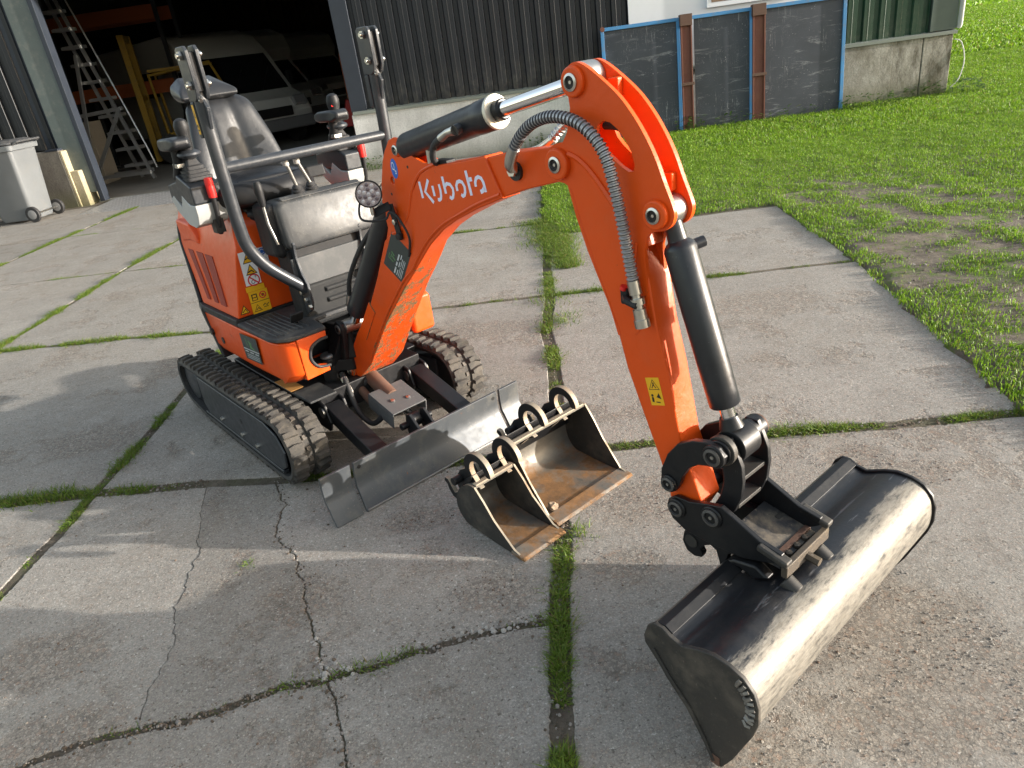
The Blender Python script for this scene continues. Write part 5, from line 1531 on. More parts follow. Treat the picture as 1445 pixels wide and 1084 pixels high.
# ---- side consoles with joysticks
def console(sy, dx, yi, yo, jy):
    """yi inner, yo outer side"""
    a, b_ = min(yi, yo), max(yi, yo)
    t = bpy.data.objects.new('console', None); C.objects.link(t); t.parent = ex
    up = [(.055, 1.195), (.055, 1.272), (-.09, 1.318), (-.115, 1.29), (-.245, 1.268), (-.25, 1.20)]
    MB().prism([(x + dx, z) for x, z in up], a, b_, 'xz').build('console_top', DKGREY, t, .008)
    lo = [(.056, 1.194), (.052, 1.15), (.03, 1.108), (-.02, 1.092), (-.10, 1.10), (-.20, 1.15), (-.252, 1.205), (-.20, 1.225), (-.13, 1.175), (-.085, 1.232), (-.01, 1.194)]
    MB().prism([(x + dx, z) for x, z in lo], a - .002, b_ + .002, 'xz').build('console_side', LTGREY, t, .005)
    MB().box(dx + .0, dx + .05, a + .06, b_ - .03, 1.06, 1.12).build('lever_slot', INK, t)
    x = dx - .045
    lb = [rrect(.125 * s, .115 * s, .018 * s, z, x, jy) for z, s in ((1.288, 1.0), (1.302, 1.0), (1.304, .88), (1.316, .90), (1.318, .77), (1.331, .79), (1.333, .66), (1.346, .67), (1.352, .50), (1.38, .30), (1.392, .2))]
    MB().loft(lb).build('joystick_boot', RUBBER, t, smooth=30)
    MB().lathe([(.02, -.02), (.045, -.008), (.05, .0), (.047, .008), (.028, .018)], (x + .005, jy, 1.395), (.06, 0, 1), 24).build('joystick_collar', DKGREY, t)
    MB().lathe([(.022, 0), (.026, .03), (.025, .065), (.030, .09), (.031, .11), (.024, .13), (.010, .138)], (x + .006, jy, 1.402), (.08, 0, 1), 20).build('joystick_grip', MATBLACK, t)
    if sy > 0:
        MB().cyl((x + .026, jy - .014, 1.487), (x + .036, jy - .018, 1.488), .0055, n=12).build('joystick_button', RED, t)
    return t
console(-1, 0.0, -.255, -.385, -.315)
console(1, .03, .345, .428, .392)
def lock_lever(x, y, z):
    l = MB().tube([(x - .04, y, z - .18), (x - .01, y, z - .10), (x, y, z)], .011, 10).build('lock_lever', MATBLACK, ex)
    MB().lathe([(.017, 0), (.018, .02), (.018, .07), (.016, .082), (.010, .084)], (x - .002, y, z - .02), (.03, 0, 1), 16).build('red_grip', RED, l)
lock_lever(.07, -.305, 1.235); lock_lever(.08, .445, 1.262)

# ---- swing bracket
sw = MB()
sw.prism([(.20, -.04), (.30, -.12), (.345, -.135), (.375, -.115), (.38, -.085), (.43, -.03), (.44, .15), (.20, .16)], .375, .435, 'xy')
sw.prism([(.22, -.03), (.40, -.03), (.43, .0), (.43, .12), (.40, .15), (.22, .15)], .435, .52, 'xy')
sw.prism([(.26, .50), (.40, .43), (.435, .44), (.475, .585), (.462, .622), (.43, .632), (.40, .612), (.30, .60), (.20, .60), (.20, .575), (.34, .57)], -.062, -.038, 'xz')
sw.prism([(.26, .50), (.40, .43), (.435, .44), (.475, .585), (.462, .622), (.43, .632), (.40, .612), (.30, .60), (.20, .60), (.20, .575), (.34, .57)], .158, .182, 'xz')
sw.prism([(.36, -.06), (.43, -.05), (.455, -.02), (.455, .0), (.36, .0)], .44, .60, 'xy')
sw.cyl((.25, YC, .34), (.25, YC, .64), .055, n=24)
sw.box(.20, .36, -.06, .16, .575, .60)
br = sw.build('swing_bracket', BLACKP, ex, .006)
MB().loft([[(.30, -.125, .40), (.375, -.12, .40), (.375, -.07, .40), (.30, -.06, .40)], [(.33, -.09, .47), (.39, -.085, .46), (.40, -.045, .46), (.33, -.03, .47)], [(.38, -.064, .585), (.44, -.064, .56), (.45, -.036, .56), (.39, -.036, .59)]]).build('bracket_web', BLACKP, br, .006)
MB().lathe([(.040, -.05), (.042, .0), (.042, .062), (.036, .07)], (.337, -.098, .38), (0, 0, 1), 22).build('swing_pin_boss', BLACKP, br, .004)
MB().lathe([(.036, .0), (.036, .012), (.030, .018)], (.337, -.098, .447), (0, 0, 1), 22).build('swing_pin_cap', plain('worn_cap', (.3, .3, .3), .4, .8), br, .003)
MB().cyl((.30, -.16, .415), (.337, -.098, .415), .03, n=16).build('swing_cylinder', BLACKP, br)
MB().cyl((.22, -.30, .43), (.30, -.16, .415), .018, n=16).build('swing_rod', STEEL, br)
MB().cyl((.437, -.066, .592), (.437, .186, .592), .022, n=20).build('cylinder_pin', STEEL, br)
MB().cyl((.437, -.067, .592), (.437, -.0655, .592), .012, n=14).build('pin_bore', INK, br)
MB().cyl((.437, -.035, .592), (.437, .155, .592), .032, n=20).build('spacer_tube', STEEL, br, .003)
MB().cyl((.38, .02, .358), (.38, .115, .358), .042, n=20).build('foot_knuckle', BLACKP, br, .003)

# ---- boom, arm and their cylinders
PINST = paint('worn_pin_steel', (.10, .10, .10), .4, metal=.5, amount=.4)
boom = bpy.data.objects.new('boom', None); C.objects.link(boom); boom.parent = ex
BYN, BYF = -.015, .137
BODY = [(.340, .345), (.345, .385), (.371, .412), (.517, .573), (.698, .74), (.806, .871), (.93, 1.04), (.985, 1.072), (1.06, 1.09), (1.13, 1.15), (1.18, 1.235), (1.25, 1.30), (1.33, 1.328), (1.498, 1.348), (1.60, 1.364),
        (1.66, 1.245), (1.54, 1.207), (1.414, 1.16), (1.33, 1.12), (1.233, 1.056), (1.15, .985), (1.08, .925), (1.007, .865), (.802, .678), (.581, .435), (.46, .345), (.40, .318), (.36, .322)]
def far_y(z):
    return float(np.interp(z, [.33, .68, 1.0, 1.06, 1.4], [.168, .142, .078, .062, .058]))
m = MB().loft([[(x, BYN, z) for x, z in BODY], [(x, far_y(z), z) for x, z in BODY]]); m.build('boom_beam', BOOM, boom, .005)
MB().prism([(1.58, 1.355), (1.70, 1.375), (1.90, 1.392), (1.945, 1.385), (1.968, 1.353), (1.945, 1.318), (1.883, 1.299), (1.755, 1.273), (1.66, 1.247), (1.59, 1.232)], -.006, .048, 'xz').build('boom_tip', BOOM, boom, .005)
EAR = [(.93, 1.035), (.965, 1.093), (.955, 1.167), (.981, 1.252), (1.021, 1.335), (1.048, 1.369), (1.085, 1.404), (1.116, 1.413), (1.155, 1.408), (1.188, 1.385), (1.215, 1.352), (1.268, 1.335), (1.36, 1.33), (1.36, 1.26), (1.25, 1.15), (1.10, 1.02), (1.0, .98)]
for a in (-.009, .046):
    e_ = MB().prism_hole(EAR, circ(1.062, 1.268, .014, 14)[::-1], a, a + .012).build('boom_ear', BOOM, boom, .003)
def bead(pts, y, r, par, mat=None):
    return MB().tube(spline([(x, y, z) for x, z in pts], 5), r, 6).build('weld_bead', mat or BOOM, par)
bead([(.60, .475), (.80, .695), (1.0, .885), (1.085, .945), (1.14, .998), (1.225, 1.072), (1.33, 1.137), (1.45, 1.187), (1.54, 1.222), (1.65, 1.256)], BYN, .0055, boom)
bead([(1.0, 1.075), (1.06, 1.094), (1.13, 1.154), (1.18, 1.238), (1.25, 1.303), (1.34, 1.332)], BYN + .002, .006, boom)
MB().prism([(.56, .60), (.70, .755), (.735, .715), (.60, .56)], BYN - .004, BYN + .002, 'xz').build('boom_patch', BOOM, boom, .002)
def pin(x, z, y, par, r=.021, ring=.034, boss=None, bmat=None, sy=-1, h=.012):
    rm_ = ZINC if boss is None else PINST
    b = MB().lathe([(ring, 0), (ring, h), (ring * .9, h + .003)], (x, y, z), (0, sy, 0), 28).build('pin_boss', boss or BOOM, par, .002)
    MB().lathe([(r, h), (r, h + .007), (r * .72, h + .009), (r * .68, h + .002)], (x, y, z), (0, sy, 0), 24).build('pin_ring', rm_, b)
    MB().lathe([(r * .7, h), (r * .68, h + .0035)], (x, y, z), (0, sy, 0), 20).build('pin_face', BLACKP, b)
    MB().lathe([(r * .22, h), (r * .2, h + .006)], (x, y, z), (0, sy, 0), 10).build('grease_nipple', ZINC, b)
    return b
pin(1.127, 1.373, -.009, boom, .017, .023, h=.003)
pin(1.030, 1.155, -.009, boom, .016, .021, h=.003)
pin(.381, .358, BYN, boom, .020, .036, h=.012)
# letters on the boom
dk = Decal((0, BYN, 0), (1, 0, 0), (0, 0, 1))
for s_ in [[(1.238, 1.274), (1.244, 1.22)], [(1.292, 1.283), (1.264, 1.242), (1.304, 1.209)], [(1.311, 1.264), (1.315, 1.231)],
    [(1.349, 1.271), (1.353, 1.252), (1.352, 1.235), (1.348, 1.225), (1.339, 1.22), (1.33, 1.221)], [(1.374, 1.296), (1.381, 1.243)],
    [(1.381, 1.267), (1.394, 1.275), (1.411, 1.273), (1.422, 1.261), (1.422, 1.247), (1.416, 1.234), (1.407, 1.229), (1.399, 1.234)],
    [(1.445, 1.255), (1.443, 1.27), (1.45, 1.282), (1.463, 1.286), (1.476, 1.283), (1.485, 1.27), (1.484, 1.254), (1.478, 1.244), (1.469, 1.24), (1.462, 1.245)],
    [(1.501, 1.319), (1.514, 1.245)], [(1.509, 1.292), (1.527, 1.295)],
    [(1.542, 1.273), (1.541, 1.285), (1.548, 1.298), (1.56, 1.303), (1.573, 1.299), (1.581, 1.287), (1.586, 1.259)], [(1.582, 1.272), (1.572, 1.262), (1.561, 1.258)]]:
    dk.stroke(s_, .0125 if len(s_) < 4 else .0115, LETTER, 0)
dk.build('brand_lettering', boom)
ds = Decal((.997, BYN, 1.083), Vector((.112, 0, -.072)).normalized(), Vector((.106, 0, .135)).normalized())
W_ = .128
ds.poly([(0, 0), (W_, .0), (W_ * .98, -.168), (0, -.172)], DKST)
ds.stroke([(.018, -.095), (.018, -.118), (.05, -.118)], .004, GRN).stroke([(.026, -.082), (.046, -.088), (.036, -.098), (.058, -.104)], .006, GRN).stroke([(.03, -.092), (.03, -.11)], .004, GRN)
for k, (a, b_, w_) in enumerate(((.066, .078, .008), (.082, .088, .005), (.093, .098, .003), (.102, .106, .003), (.110, .114, .003))):
    for y0, y1 in (((-.160, -.128), (-.12, -.10), (-.092, -.06)) if k == 0 else ((-.158, -.13), (-.115, -.088), (-.075, -.052)) if k == 1 else ((-.158, -.11), (-.105, -.065))):
        ds.rect(a, y0, a + w_, y1, GREYPR, 1)
ds.build('dealer_sticker', boom)
db = Decal((1.089, -.009, 1.310), (.021, 0, 0), (0, 0, .034))
db.poly(circ(0, 0, 1, 28), BLU).stroke(circ(-.25, .25, .35, 12), .12, WHT, 1, True).stroke([(-.1, .0), (.3, -.3), (.45, -.15), (.45, -.5), (.15, -.45)], .13, WHT, 1)
db.build('blue_sticker', boom)
for x, z, r in ((1.175, 1.318, .005), (1.04, 1.22, .005)):
    MB().cyl((x, -.0092, z), (x, -.0097, z), r, n=10).build('drill_hole', INK, boom)

# arm cylinder on top of the boom
ac = bpy.data.objects.new('arm_cylinder', None); C.objects.link(ac); ac.parent = ex
AY = .021
A0, A1, A2 = Vector((1.127, AY, 1.373)), Vector((1.650, AY, 1.481)), Vector((1.996, AY, 1.546))
da = (A1 - A0).normalized()
MB().lathe([(.030, .0), (.042, .02), (.0455, .03), (.0455, .44), (.047, .445), (.047, .50), (.0445, .505), (.0445, .515)], A0, da, 32).build('cylinder_barrel', CYLP, ac, .002)
gl = plain('bare_gland_face', (.62, .58, .48), .45, .5, .3, 60)
MB().lathe([(.045, .517), (.0485, .519), (.0485, .527), (.046, .529)], A0, da, 32).build('cylinder_gland', gl, ac)
MB().lathe([(.030, .534), (.030, .556), (.026, .56)], A0, da, 24).build('rod_seal', BLACKP, ac)
MB().cyl(A0 + da * .555, A2 - da * .045, .021).build('rod', CHROME, ac)
MB().cyl(A2 - da * .062, A2 - da * .03, .026).build('rod_collar', BLACKP, ac, .003)
MB().cyl(A2 + Vector((0, -.032, 0)), A2 + Vector((0, .0235, 0)), .042, n=28).build('rod_eye', STEEL, ac, .003)
MB().cyl(A0 + Vector((0, -.023, 0)), A0 + Vector((0, .023, 0)), .034, n=24).build('barrel_eye', CYLP, ac, .003)
pf = A0 + da * .385 + Vector((0, -.046, -.012))
MB().cyl(A0 + da * .40, pf + Vector((.006, -.012, 0)), .016, n=14).build('port', CYLP, ac)
MB().tube([pf + Vector((.004, -.014, 0)), pf + Vector((-.03, -.016, -.006)), pf + Vector((-.07, -.014, -.022))], .012, 12, radii=[.014, .011, .0125]).build('hose_fitting', ZINC, ac)
MB().tube(spline([pf + Vector((-.065, -.014, -.02)), pf + Vector((-.115, -.012, -.045)), pf + Vector((-.14, -.005, -.085)), (1.345, .0, 1.33)], 8), .0105, 10).build('hydraulic_hose', RUBBER, ac)
MB().cyl((1.30, .0, 1.30), (1.30, .0, 1.395), .009, n=10).build('hose_fitting', ZINC, ac)
MB().box(1.33, 1.40, -.01, .03, 1.328, 1.345).build('hose_guide', MATBLACK, ac, .004)

# boom cylinder between bracket and boom
bc2 = bpy.data.objects.new('boom_cylinder', None); C.objects.link(bc2); bc2.parent = ex
B0, B1 = Vector((.437, AY, .592)), Vector((1.00, AY, 1.21))
dbv = (B1 - B0).normalized(); LB = (B1 - B0).length
MB().cyl(B0 + dbv * .03, B0 + dbv * .2, .024).build('rod', CHROME, bc2)
MB().lathe([(.034, .10), (.05, .11), (.05, .165), (.047, .17), (.046, LB - .1), (.03, LB - .04)], B0, dbv, 28).build('cylinder_barrel', CYLP, bc2, .002)
MB().tube(spline([(.50, .0, .74), (.56, -.005, .84), (.70, .0, .98), (.86, .01, 1.10)], 8), .0105, 10).build('hydraulic_hose', RUBBER, bc2)
MB().cyl((.485, -.005, .70), (.505, 0, .75), .014, n=10).build('hose_fitting', ZINC, bc2)
MB().box(.50, .56, .0, .04, .665, .70).build('port_block', RUSTY, bc2, .006)

# arm
arm = bpy.data.objects.new('arm', None); C.objects.link(arm); arm.parent = ex
def fine2(p, n=4):
    return [(v.x, v.z) for v in spline([(a, 0, b_) for a, b_ in p], n)]
HEAD = fine2([(1.968, 1.545), (1.970, 1.568), (1.985, 1.584), (2.007, 1.588), (2.036, 1.577), (2.078, 1.550), (2.132, 1.508), (2.174, 1.461), (2.206, 1.414), (2.231, 1.367), (2.252, 1.315), (2.271, 1.272), (2.277, 1.25), (2.270, 1.226), (2.248, 1.209), (2.212, 1.202), (2.194, 1.186), (2.184, 1.150)])[:-1] + fine2([
        (2.184, 1.150), (2.190, 1.05), (2.178, .98), (2.150, .93), (2.118, .918), (2.085, .935)])[:-1] + [(2.058, .985), (2.038, 1.03), (1.994, 1.130), (1.962, 1.22), (1.942, 1.298)] + fine2([(1.930, 1.304), (1.90, 1.310), (1.876, 1.333), (1.870, 1.360), (1.884, 1.388), (1.912, 1.402), (1.938, 1.406)])[:] + [(1.956, 1.43), (1.974, 1.487)]
SLOT = [(2.052, 1.425), (2.059, 1.445), (2.080, 1.456), (2.100, 1.452), (2.122, 1.437), (2.143, 1.413), (2.160, 1.386), (2.168, 1.358), (2.164, 1.342), (2.150, 1.340), (2.126, 1.352), (2.100, 1.371), (2.078, 1.388), (2.060, 1.407)]
for a in (-.024, .045):
    MB().prism_hole(HEAD, SLOT[::-1], a, a + .012).build('arm_side_plate', BOOM, arm, .003)
LOW = [(1.994, 1.128), (2.028, 1.044), (2.073, .937), (2.103, .818), (2.139, .722), (2.17, .642), (2.198, .571), (2.222, .50), (2.238, .43), (2.265, .405), (2.31, .418), (2.338, .47), (2.272, .652), (2.239, .835), (2.209, .965), (2.192, 1.08), (2.150, 1.175), (2.06, 1.20), (1.985, 1.19)]
MB().prism(LOW, -.0222, .066, 'xz').build('arm_beam', BOOM, arm, .006)
web = MB().prism([(1.975, 1.48), (1.985, 1.478), (1.958, 1.405), (2.0, 1.30), (2.05, 1.18), (2.03, 1.17), (1.965, 1.27), (1.945, 1.40)], -.0125, .0445, 'xz'); web.build('arm_web', BOOM, arm, .003)
MB().prism([(2.05, 1.30), (2.17, 1.24), (2.19, 1.16), (2.06, 1.18)], -.012, .045, 'xz').build('arm_web', BOOM, arm, .003)
for x, z in ((2.075, 1.525), (2.222, 1.31)):
    MB().box(x - .02, x + .012, .026, .0455, z - .022, z + .02).build('stop_block', BOOM, arm, .004)
bead([(1.955, 1.378), (1.99, 1.365), (2.03, 1.335), (2.075, 1.285), (2.115, 1.235), (2.13, 1.205)], -.0245, .008, arm)
bead([(2.16, 1.17), (2.152, 1.10), (2.165, 1.04), (2.18, 1.0)], -.0245, .004, arm)
bead([(1.95, 1.29), (1.985, 1.18), (2.03, 1.06), (2.06, .99), (2.085, .91)], -.0222, .004, arm)
pin(1.996, 1.546, -.024, arm, .021, .036, h=.010); pin(1.996, 1.546, .057, arm, .021, .036, sy=1)
pin(1.919, 1.353, -.024, arm, .021, .040, h=.014); pin(1.919, 1.353, .057, arm, .021, .04, sy=1)
pin(2.228, 1.246, -.024, arm, .020, .035, h=.012); pin(2.228, 1.246, .057, arm, .020, .036, sy=1)
wd = Decal((2.165, -.0222, .803), Vector((.043, 0, .012)).normalized(), Vector((-.019, 0, .079)).normalized())
wd.rect(0, -.080, .046, 0, YEL).stroke([(.006, -.034), (.040, -.034), (.023, -.006)], .003, INK, 1, True).stroke([(.016, -.03), (.022, -.02), (.03, -.03)], .003, INK).stroke([(.023, -.014), (.023, -.024)], .004, INK)
wd.stroke([(.01, -.07), (.011, -.056)], .007, INK).disc(.011, -.051, .004, INK, 1, 10).poly([(.024, -.056), (.04, -.062), (.034, -.044), (.03, -.05)], INK, 1).stroke([(.02, -.07), (.034, -.071)], .003, INK)
wd.build('warning_sticker', arm)
# bucket cylinder along the front of the arm
bk2 = bpy.data.objects.new('bucket_cylinder', None); C.objects.link(bk2); bk2.parent = ex
K0, K1 = Vector((2.228, AY, 1.246)), Vector((2.402, AY + .02, .655))
dk2 = (K1 - K0).normalized(); LK = (K1 - K0).length
MB().cyl(K0 + Vector((0, -.032, 0)), K0 + Vector((0, .0235, 0)), .037, n=28).build('barrel_eye', STEEL, bk2, .003)
MB().lathe([(.022, .02), (.024, .075), (.036, .085), (.040, .095), (.040, .46), (.0395, .505), (.036, .51)], K0, dk2, 32).build('cylinder_barrel', CYLP, bk2, .002)
MB().cyl(K0 + dk2 * .10, K0 + dk2 * .10 + Vector((.028, .055, .012)), .014, n=12).build('port', CYLP, bk2)
MB().cyl(K0 + dk2 * .505, K1 - dk2 * .05, .019).build('rod', CHROME, bk2)
MB().lathe([(.024, 0), (.032, .03)], K1 - dk2 * .075, dk2, 20).build('rod_neck', BLACKP, bk2)
MB().cyl(K1 + Vector((0, -.03, 0)), K1 + Vector((0, .045, 0)), .046, n=30).build('rod_eye', BLACKP, bk2, .003)
for dy, r in ((.0, .0095), (.022, .0095)):
    MB().tube(spline([(2.205, .045 + dy, 1.205), (2.228, .05 + dy, 1.12), (2.252, .052 + dy, 1.02), (2.28, .054 + dy, .93)], 8), r, 10).build('hydraulic_hose', RUBBER, bk2)
MB().tube([(2.272, .066, .935), (2.292, .066, .865)], .012, 10).build('hose_fitting', ZINC, bk2)
MB().tube([(2.291, .066, .868), (2.302, .066, .835), (2.325, .064, .825)], .0125, 10).build('hose_fitting', BLACKP, bk2)
MB().tube([(2.258, .088, 1.0), (2.268, .088, .96)], .011, 10).build('hose_fitting', RED, bk2)
# spring guarded hose on the side of the boom
hp = resample(spline([(1.737, -.022, 1.330), (1.748, -.045, 1.350), (1.772, -.052, 1.382), (1.815, -.058, 1.424), (1.875, -.064, 1.458), (1.95, -.068, 1.474), (2.025, -.068, 1.464), (2.078, -.066, 1.432), (2.113, -.062, 1.382), (2.133, -.06, 1.312), (2.147, -.056, 1.23), (2.156, -.05, 1.14), (2.164, -.048, 1.08)], 10), .0029)
i0 = int(len(hp) * .10)
hb = bpy.data.objects.new('breaker_line', None); C.objects.link(hb); hb.parent = ex
rad = [.0157 if k % 4 in (0, 1) else .0122 for k in range(i0, len(hp))]
MB().tube(hp[i0:], .015, 12, radii=rad, alt=lambda k: 1 if k % 4 == 2 else 0).build('spring_guarded_hose', [plain('spring_steel', (.36, .36, .37), .35, .7), plain('hose_groove', (.05, .05, .055), .5, .3)], hb, smooth=20)
MB().tube(hp[:i0 + 6], .0145, 14, radii=[.012] * 5 + [.0165] * (i0 + 1)).build('hose_fitting', ZINC, hb)
MB().cyl((1.727, -.004, 1.324), (1.727, -.0155, 1.324), .026, n=22).build('hose_hole', INK, hb)
MB().cyl((1.729, -.006, 1.325), (1.733, -.034, 1.328), .015, n=6).build('elbow_nut', ZINC, hb)
e0, e1 = Vector((2.164, -.048, 1.082)), Vector((2.187, -.046, .962))
MB().lathe([(.0165, .0), (.0165, .035), (.012, .037), (.012, .045), (.019, .046), (.019, .062), (.0135, .063), (.0135, .073), (.017, .074), (.017, .10), (.020, .101), (.020, .122), (.012, .123)], e0, e1 - e0, 18).build('quick_coupler', ZINC, hb)
MB().box(2.115, 2.142, -.046, -.0222, 1.01, 1.055).build('hose_clamp', MATBLACK, hb, .006)
MB().tube([(2.128, -.04, 1.03), (2.15, -.06, 1.03), (2.183, -.06, 1.022)], .010, 8).build('clamp_strap', MATBLACK, hb)
MB().cyl((2.128, -.046, 1.052), (2.132, -.046, 1.062), .009, n=10).build('bolt_head', RED, hb)
far_ = resample(spline([(1.80, .072, 1.395), (1.84, .085, 1.43), (1.91, .088, 1.455), (1.98, .086, 1.43), (2.02, .080, 1.36), (2.04, .074, 1.26)], 8), .0034)
MB().tube(far_, .014, 10, radii=[.0155 if (k // 2) % 2 == 0 else .0118 for k in range(len(far_))]).build('spring_guarded_hose', plain('spring_steel', (.42, .42, .42), .3, .9), hb, smooth=20)
MB().tube(spline([(1.70, .05, 1.36), (1.75, .066, 1.37), (1.81, .073, 1.40)], 6), .013, 10).build('hose_fitting', ZINC, hb)
MB().tube(spline([(2.045, .02, 1.44), (2.10, .02, 1.43), (2.150, .02, 1.36), (2.165, .025, 1.27), (2.205, .045, 1.20)], 8), .011, 10).build('hydraulic_hose', RUBBER, hb)

# work lamp on the boom
lp_ = bpy.data.objects.new('work_lamp', None); C.objects.link(lp_); lp_.parent = ex
LC = Vector((1.03, -.095, 1.238)); LD = Vector((.86, -.50, .03)).normalized()
MB().lathe([(.022, -.045), (.038, -.038), (.047, -.010), (.047, .0), (.043, .001), (.042, -.004)], LC, LD, 30).build('lamp_housing', MATBLACK, lp_)
ln = MB().lathe([(.0425, -.006), (.0425, -.003), (.02, -.002)], LC, LD, 30).build('lens', LENS, lp_)
u_ = LD.cross(Vector((0, 0, 1))).normalized(); v_ = u_.cross(LD)
led = plain('led_chip', (.62, .6, .62), .25, .3); leddark = plain('lens_cup', (.16, .13, .15), .2, .5)
for r_, k_ in ((.0, 1), (.016, 6), (.032, 11)):
    for i in range(k_):
        a = 2 * math.pi * i / k_ + r_ * 30
        p_ = LC + u_ * r_ * math.cos(a) + v_ * r_ * math.sin(a)
        MB().lathe([(.0068, -.0035), (.0066, .0), (.004, .0008)], p_, LD, 10).build('led_cup', leddark if i % 2 else led, ln)
MB().tube([LC + v_ * -.046 - LD * .02, LC + v_ * -.07 - LD * .02, LC + v_ * -.075 - LD * .05], .008, 8).build('lamp_stem', ZINC, lp_)
brk = MB()
bar(brk, LC + Vector((-.03, .02, -.075)), (1.045, -.03, 1.185), .03, .006)
bar(brk, (1.045, -.028, 1.19), (1.06, -.022, 1.075), .032, .006)
brk.build('lamp_bracket', MATBLACK, lp_, .002)
MB().lathe([(.011, 0), (.011, .008), (.006, .010)], (1.052, -.025, 1.125), (0, -1, 0), 6).build('bolt', ZINC, lp_)
MB().box(1.045, 1.075, -.034, -.016, 1.06, 1.085).build('bracket_foot', MATBLACK, lp_, .006)
MB().tube(spline([LC - LD * .04, LC + Vector((-.04, -.02, -.03)), LC + Vector((-.03, -.03, -.085)), LC + Vector((.02, .03, -.095)), (1.06, -.045, 1.165), (1.10, -.04, 1.15), (1.125, -.025, 1.08), (1.10, -.02, 1.02), (1.085, -.017, 1.0)], 8), .0042, 8).build('lamp_cable', RUBBER, lp_)

# ---- linkage and quick coupler
lk = bpy.data.objects.new('bucket_linkage', None); C.objects.link(lk); lk.parent = ex
CL = [(2.236, .485), (2.222, .507), (2.225, .552), (2.247, .605), (2.281, .649), (2.33, .676), (2.371, .686), (2.406, .680), (2.424, .658), (2.418, .632), (2.397, .618), (2.372, .616), (2.344, .608), (2.315, .585), (2.294, .55), (2.284, .519), (2.270, .494), (2.252, .483)]
for a in (-.046, .078):
    o = MB().prism(CL, a, a + .020, 'xz').build('curved_link', BLACKP, lk, .003)
pin(2.395, .655, -.046, lk, .024, .032, BLACKP, h=.006); pin(2.252, .515, -.046, lk, .021, .026, BLACKP, h=.005)
MB().cyl((2.395, -.028, .655), (2.395, .150, .655), .034, n=26).build('link_tube', BLACKP, lk, .004)
MB().cyl((2.395, .150, .655), (2.395, .157, .655), .030, n=22).build('link_tube_end', RUSTY, lk)
MB().cyl((2.395, -.02, .655), (2.395, -.001, .655), .041, n=26).build('link_collar', BUCKOUT, lk, .003)
MB().cyl((2.252, -.03, .515), (2.252, .10, .515), .022, n=20).build('link_pin', BLACKP, lk)
BN = [(2.432, .655), (2.447, .62), (2.451, .575), (2.446, .523), (2.428, .475), (2.405, .452), (2.375, .45), (2.368, .475), (2.385, .51), (2.395, .556), (2.390, .596), (2.37, .63), (2.365, .66), (2.38, .69), (2.415, .69)]
for a in (-.006, .115):
    MB().prism(BN, a, a + .016, 'xz').build('push_link', BLACKP, lk, .003)
MB().box(2.392, 2.442, .009, .116, .565, .577).build('link_stay', BUCKOUT, lk, .002)
MB().box(2.39, 2.432, .009, .116, .478, .49).build('link_stay', BUCKOUT, lk, .002)
cp = bpy.data.objects.new('quick_coupler', None); C.objects.link(cp); cp.parent = ex
SP = [(2.238, .43), (2.244, .458), (2.268, .476), (2.315, .478), (2.369, .495), (2.412, .505), (2.440, .492), (2.524, .451), (2.585, .438), (2.585, .416), (2.563, .400), (2.477, .372), (2.380, .368), (2.297, .375), (2.255, .398)]
for a in (-.044, .145):
    MB().prism(SP, a, a + .016, 'xz').build('coupler_plate', BLACKP, cp, .003)
MB().prism([(2.42, .40), (2.425, .425), (2.50, .408), (2.575, .392), (2.575, .378), (2.50, .385)], -.028, .145, 'xz').build('coupler_deck', paint('muddy_coupler_deck', (.03, .03, .032), .5, amount=.9, dirt=(.2, .165, .12), scale=11), cp, .002)
pin(2.273, .440, -.044, cp, .023, .030, BLACKP, h=.004); pin(2.386, .463, -.044, cp, .025, .032, BLACKP, h=.004)
for x, z in ((2.273, .44), (2.386, .463)):
    MB().cyl((x, -.045, z), (x, .165, z), .02, n=18).build('coupler_pin', BLACKP, cp)
MUDST = paint('muddy_steel_bar', (.08, .065, .05), .6, metal=.3, amount=.8, dirt=(.16, .12, .075), scale=12)
MB().box(2.585, 2.602, -.045, .165, .372, .408).build('coupler_bar', MUDST, cp, .003)
MB().box(2.545, 2.562, -.028, .145, .393, .402).build('coupler_rib', RUSTY, cp, .002)
for y in (-.02, .02, .06, .10):
    MB().lathe([(.010, 0), (.010, .010), (.006, .012)], (2.57, y, .392), (0, 0, 1), 6).build('bolt', MUDST, cp)
MB().cyl((2.595, .055, .385), (2.635, .055, .380), .012, n=6).build('lock_bolt', MUDST, cp)
for y in (-.053, .150):
    MB().obox((2.565, y + .01, .430), (.085, .03, .020), Matrix.Rotation(R(14), 3, 'Y')).build('coupler_claw', BUCKOUT, cp, .006)
for y in (-.035, .12):
    MB().lathe([(.022, -.01), (.022, .03)], (2.60, y, .355), (.8, 0, -.5), 16).build('claw_knob', BUCKOUT, cp, .004)

# ---- wide ditching bucket
bu = bpy.data.objects.new('ditching_bucket', None); C.objects.link(bu); bu.parent = ex
Y0_, Y1_ = -.355, .592
SIDE = [(2.432, .350), (2.412, .330), (2.399, .292), (2.401, .268), (2.457, .205), (2.513, .150), (2.558, .083), (2.592, .018), (2.600, .003), (2.622, .003), (2.652, .059), (2.704, .187), (2.716, .231), (2.715, .281), (2.703, .318), (2.676, .346), (2.640, .359), (2.600, .362), (2.562, .352), (2.512, .330), (2.481, .337), (2.458, .350)]
for y, nm in ((Y0_, 'a'), (Y1_ - .012, 'b')):
    MB().prism(SIDE, y, y + .012, 'xz').build('bucket_side', BUCKOUT if nm == 'a' else BLACKP, bu, .003)
shell = [(2.412, .318), (2.436, .342), (2.460, .342), (2.481, .329), (2.512, .322), (2.562, .344), (2.600, .354), (2.640, .351), (2.671, .339), (2.696, .313), (2.707, .279), (2.708, .231), (2.697, .188), (2.645, .062), (2.615, .004)]
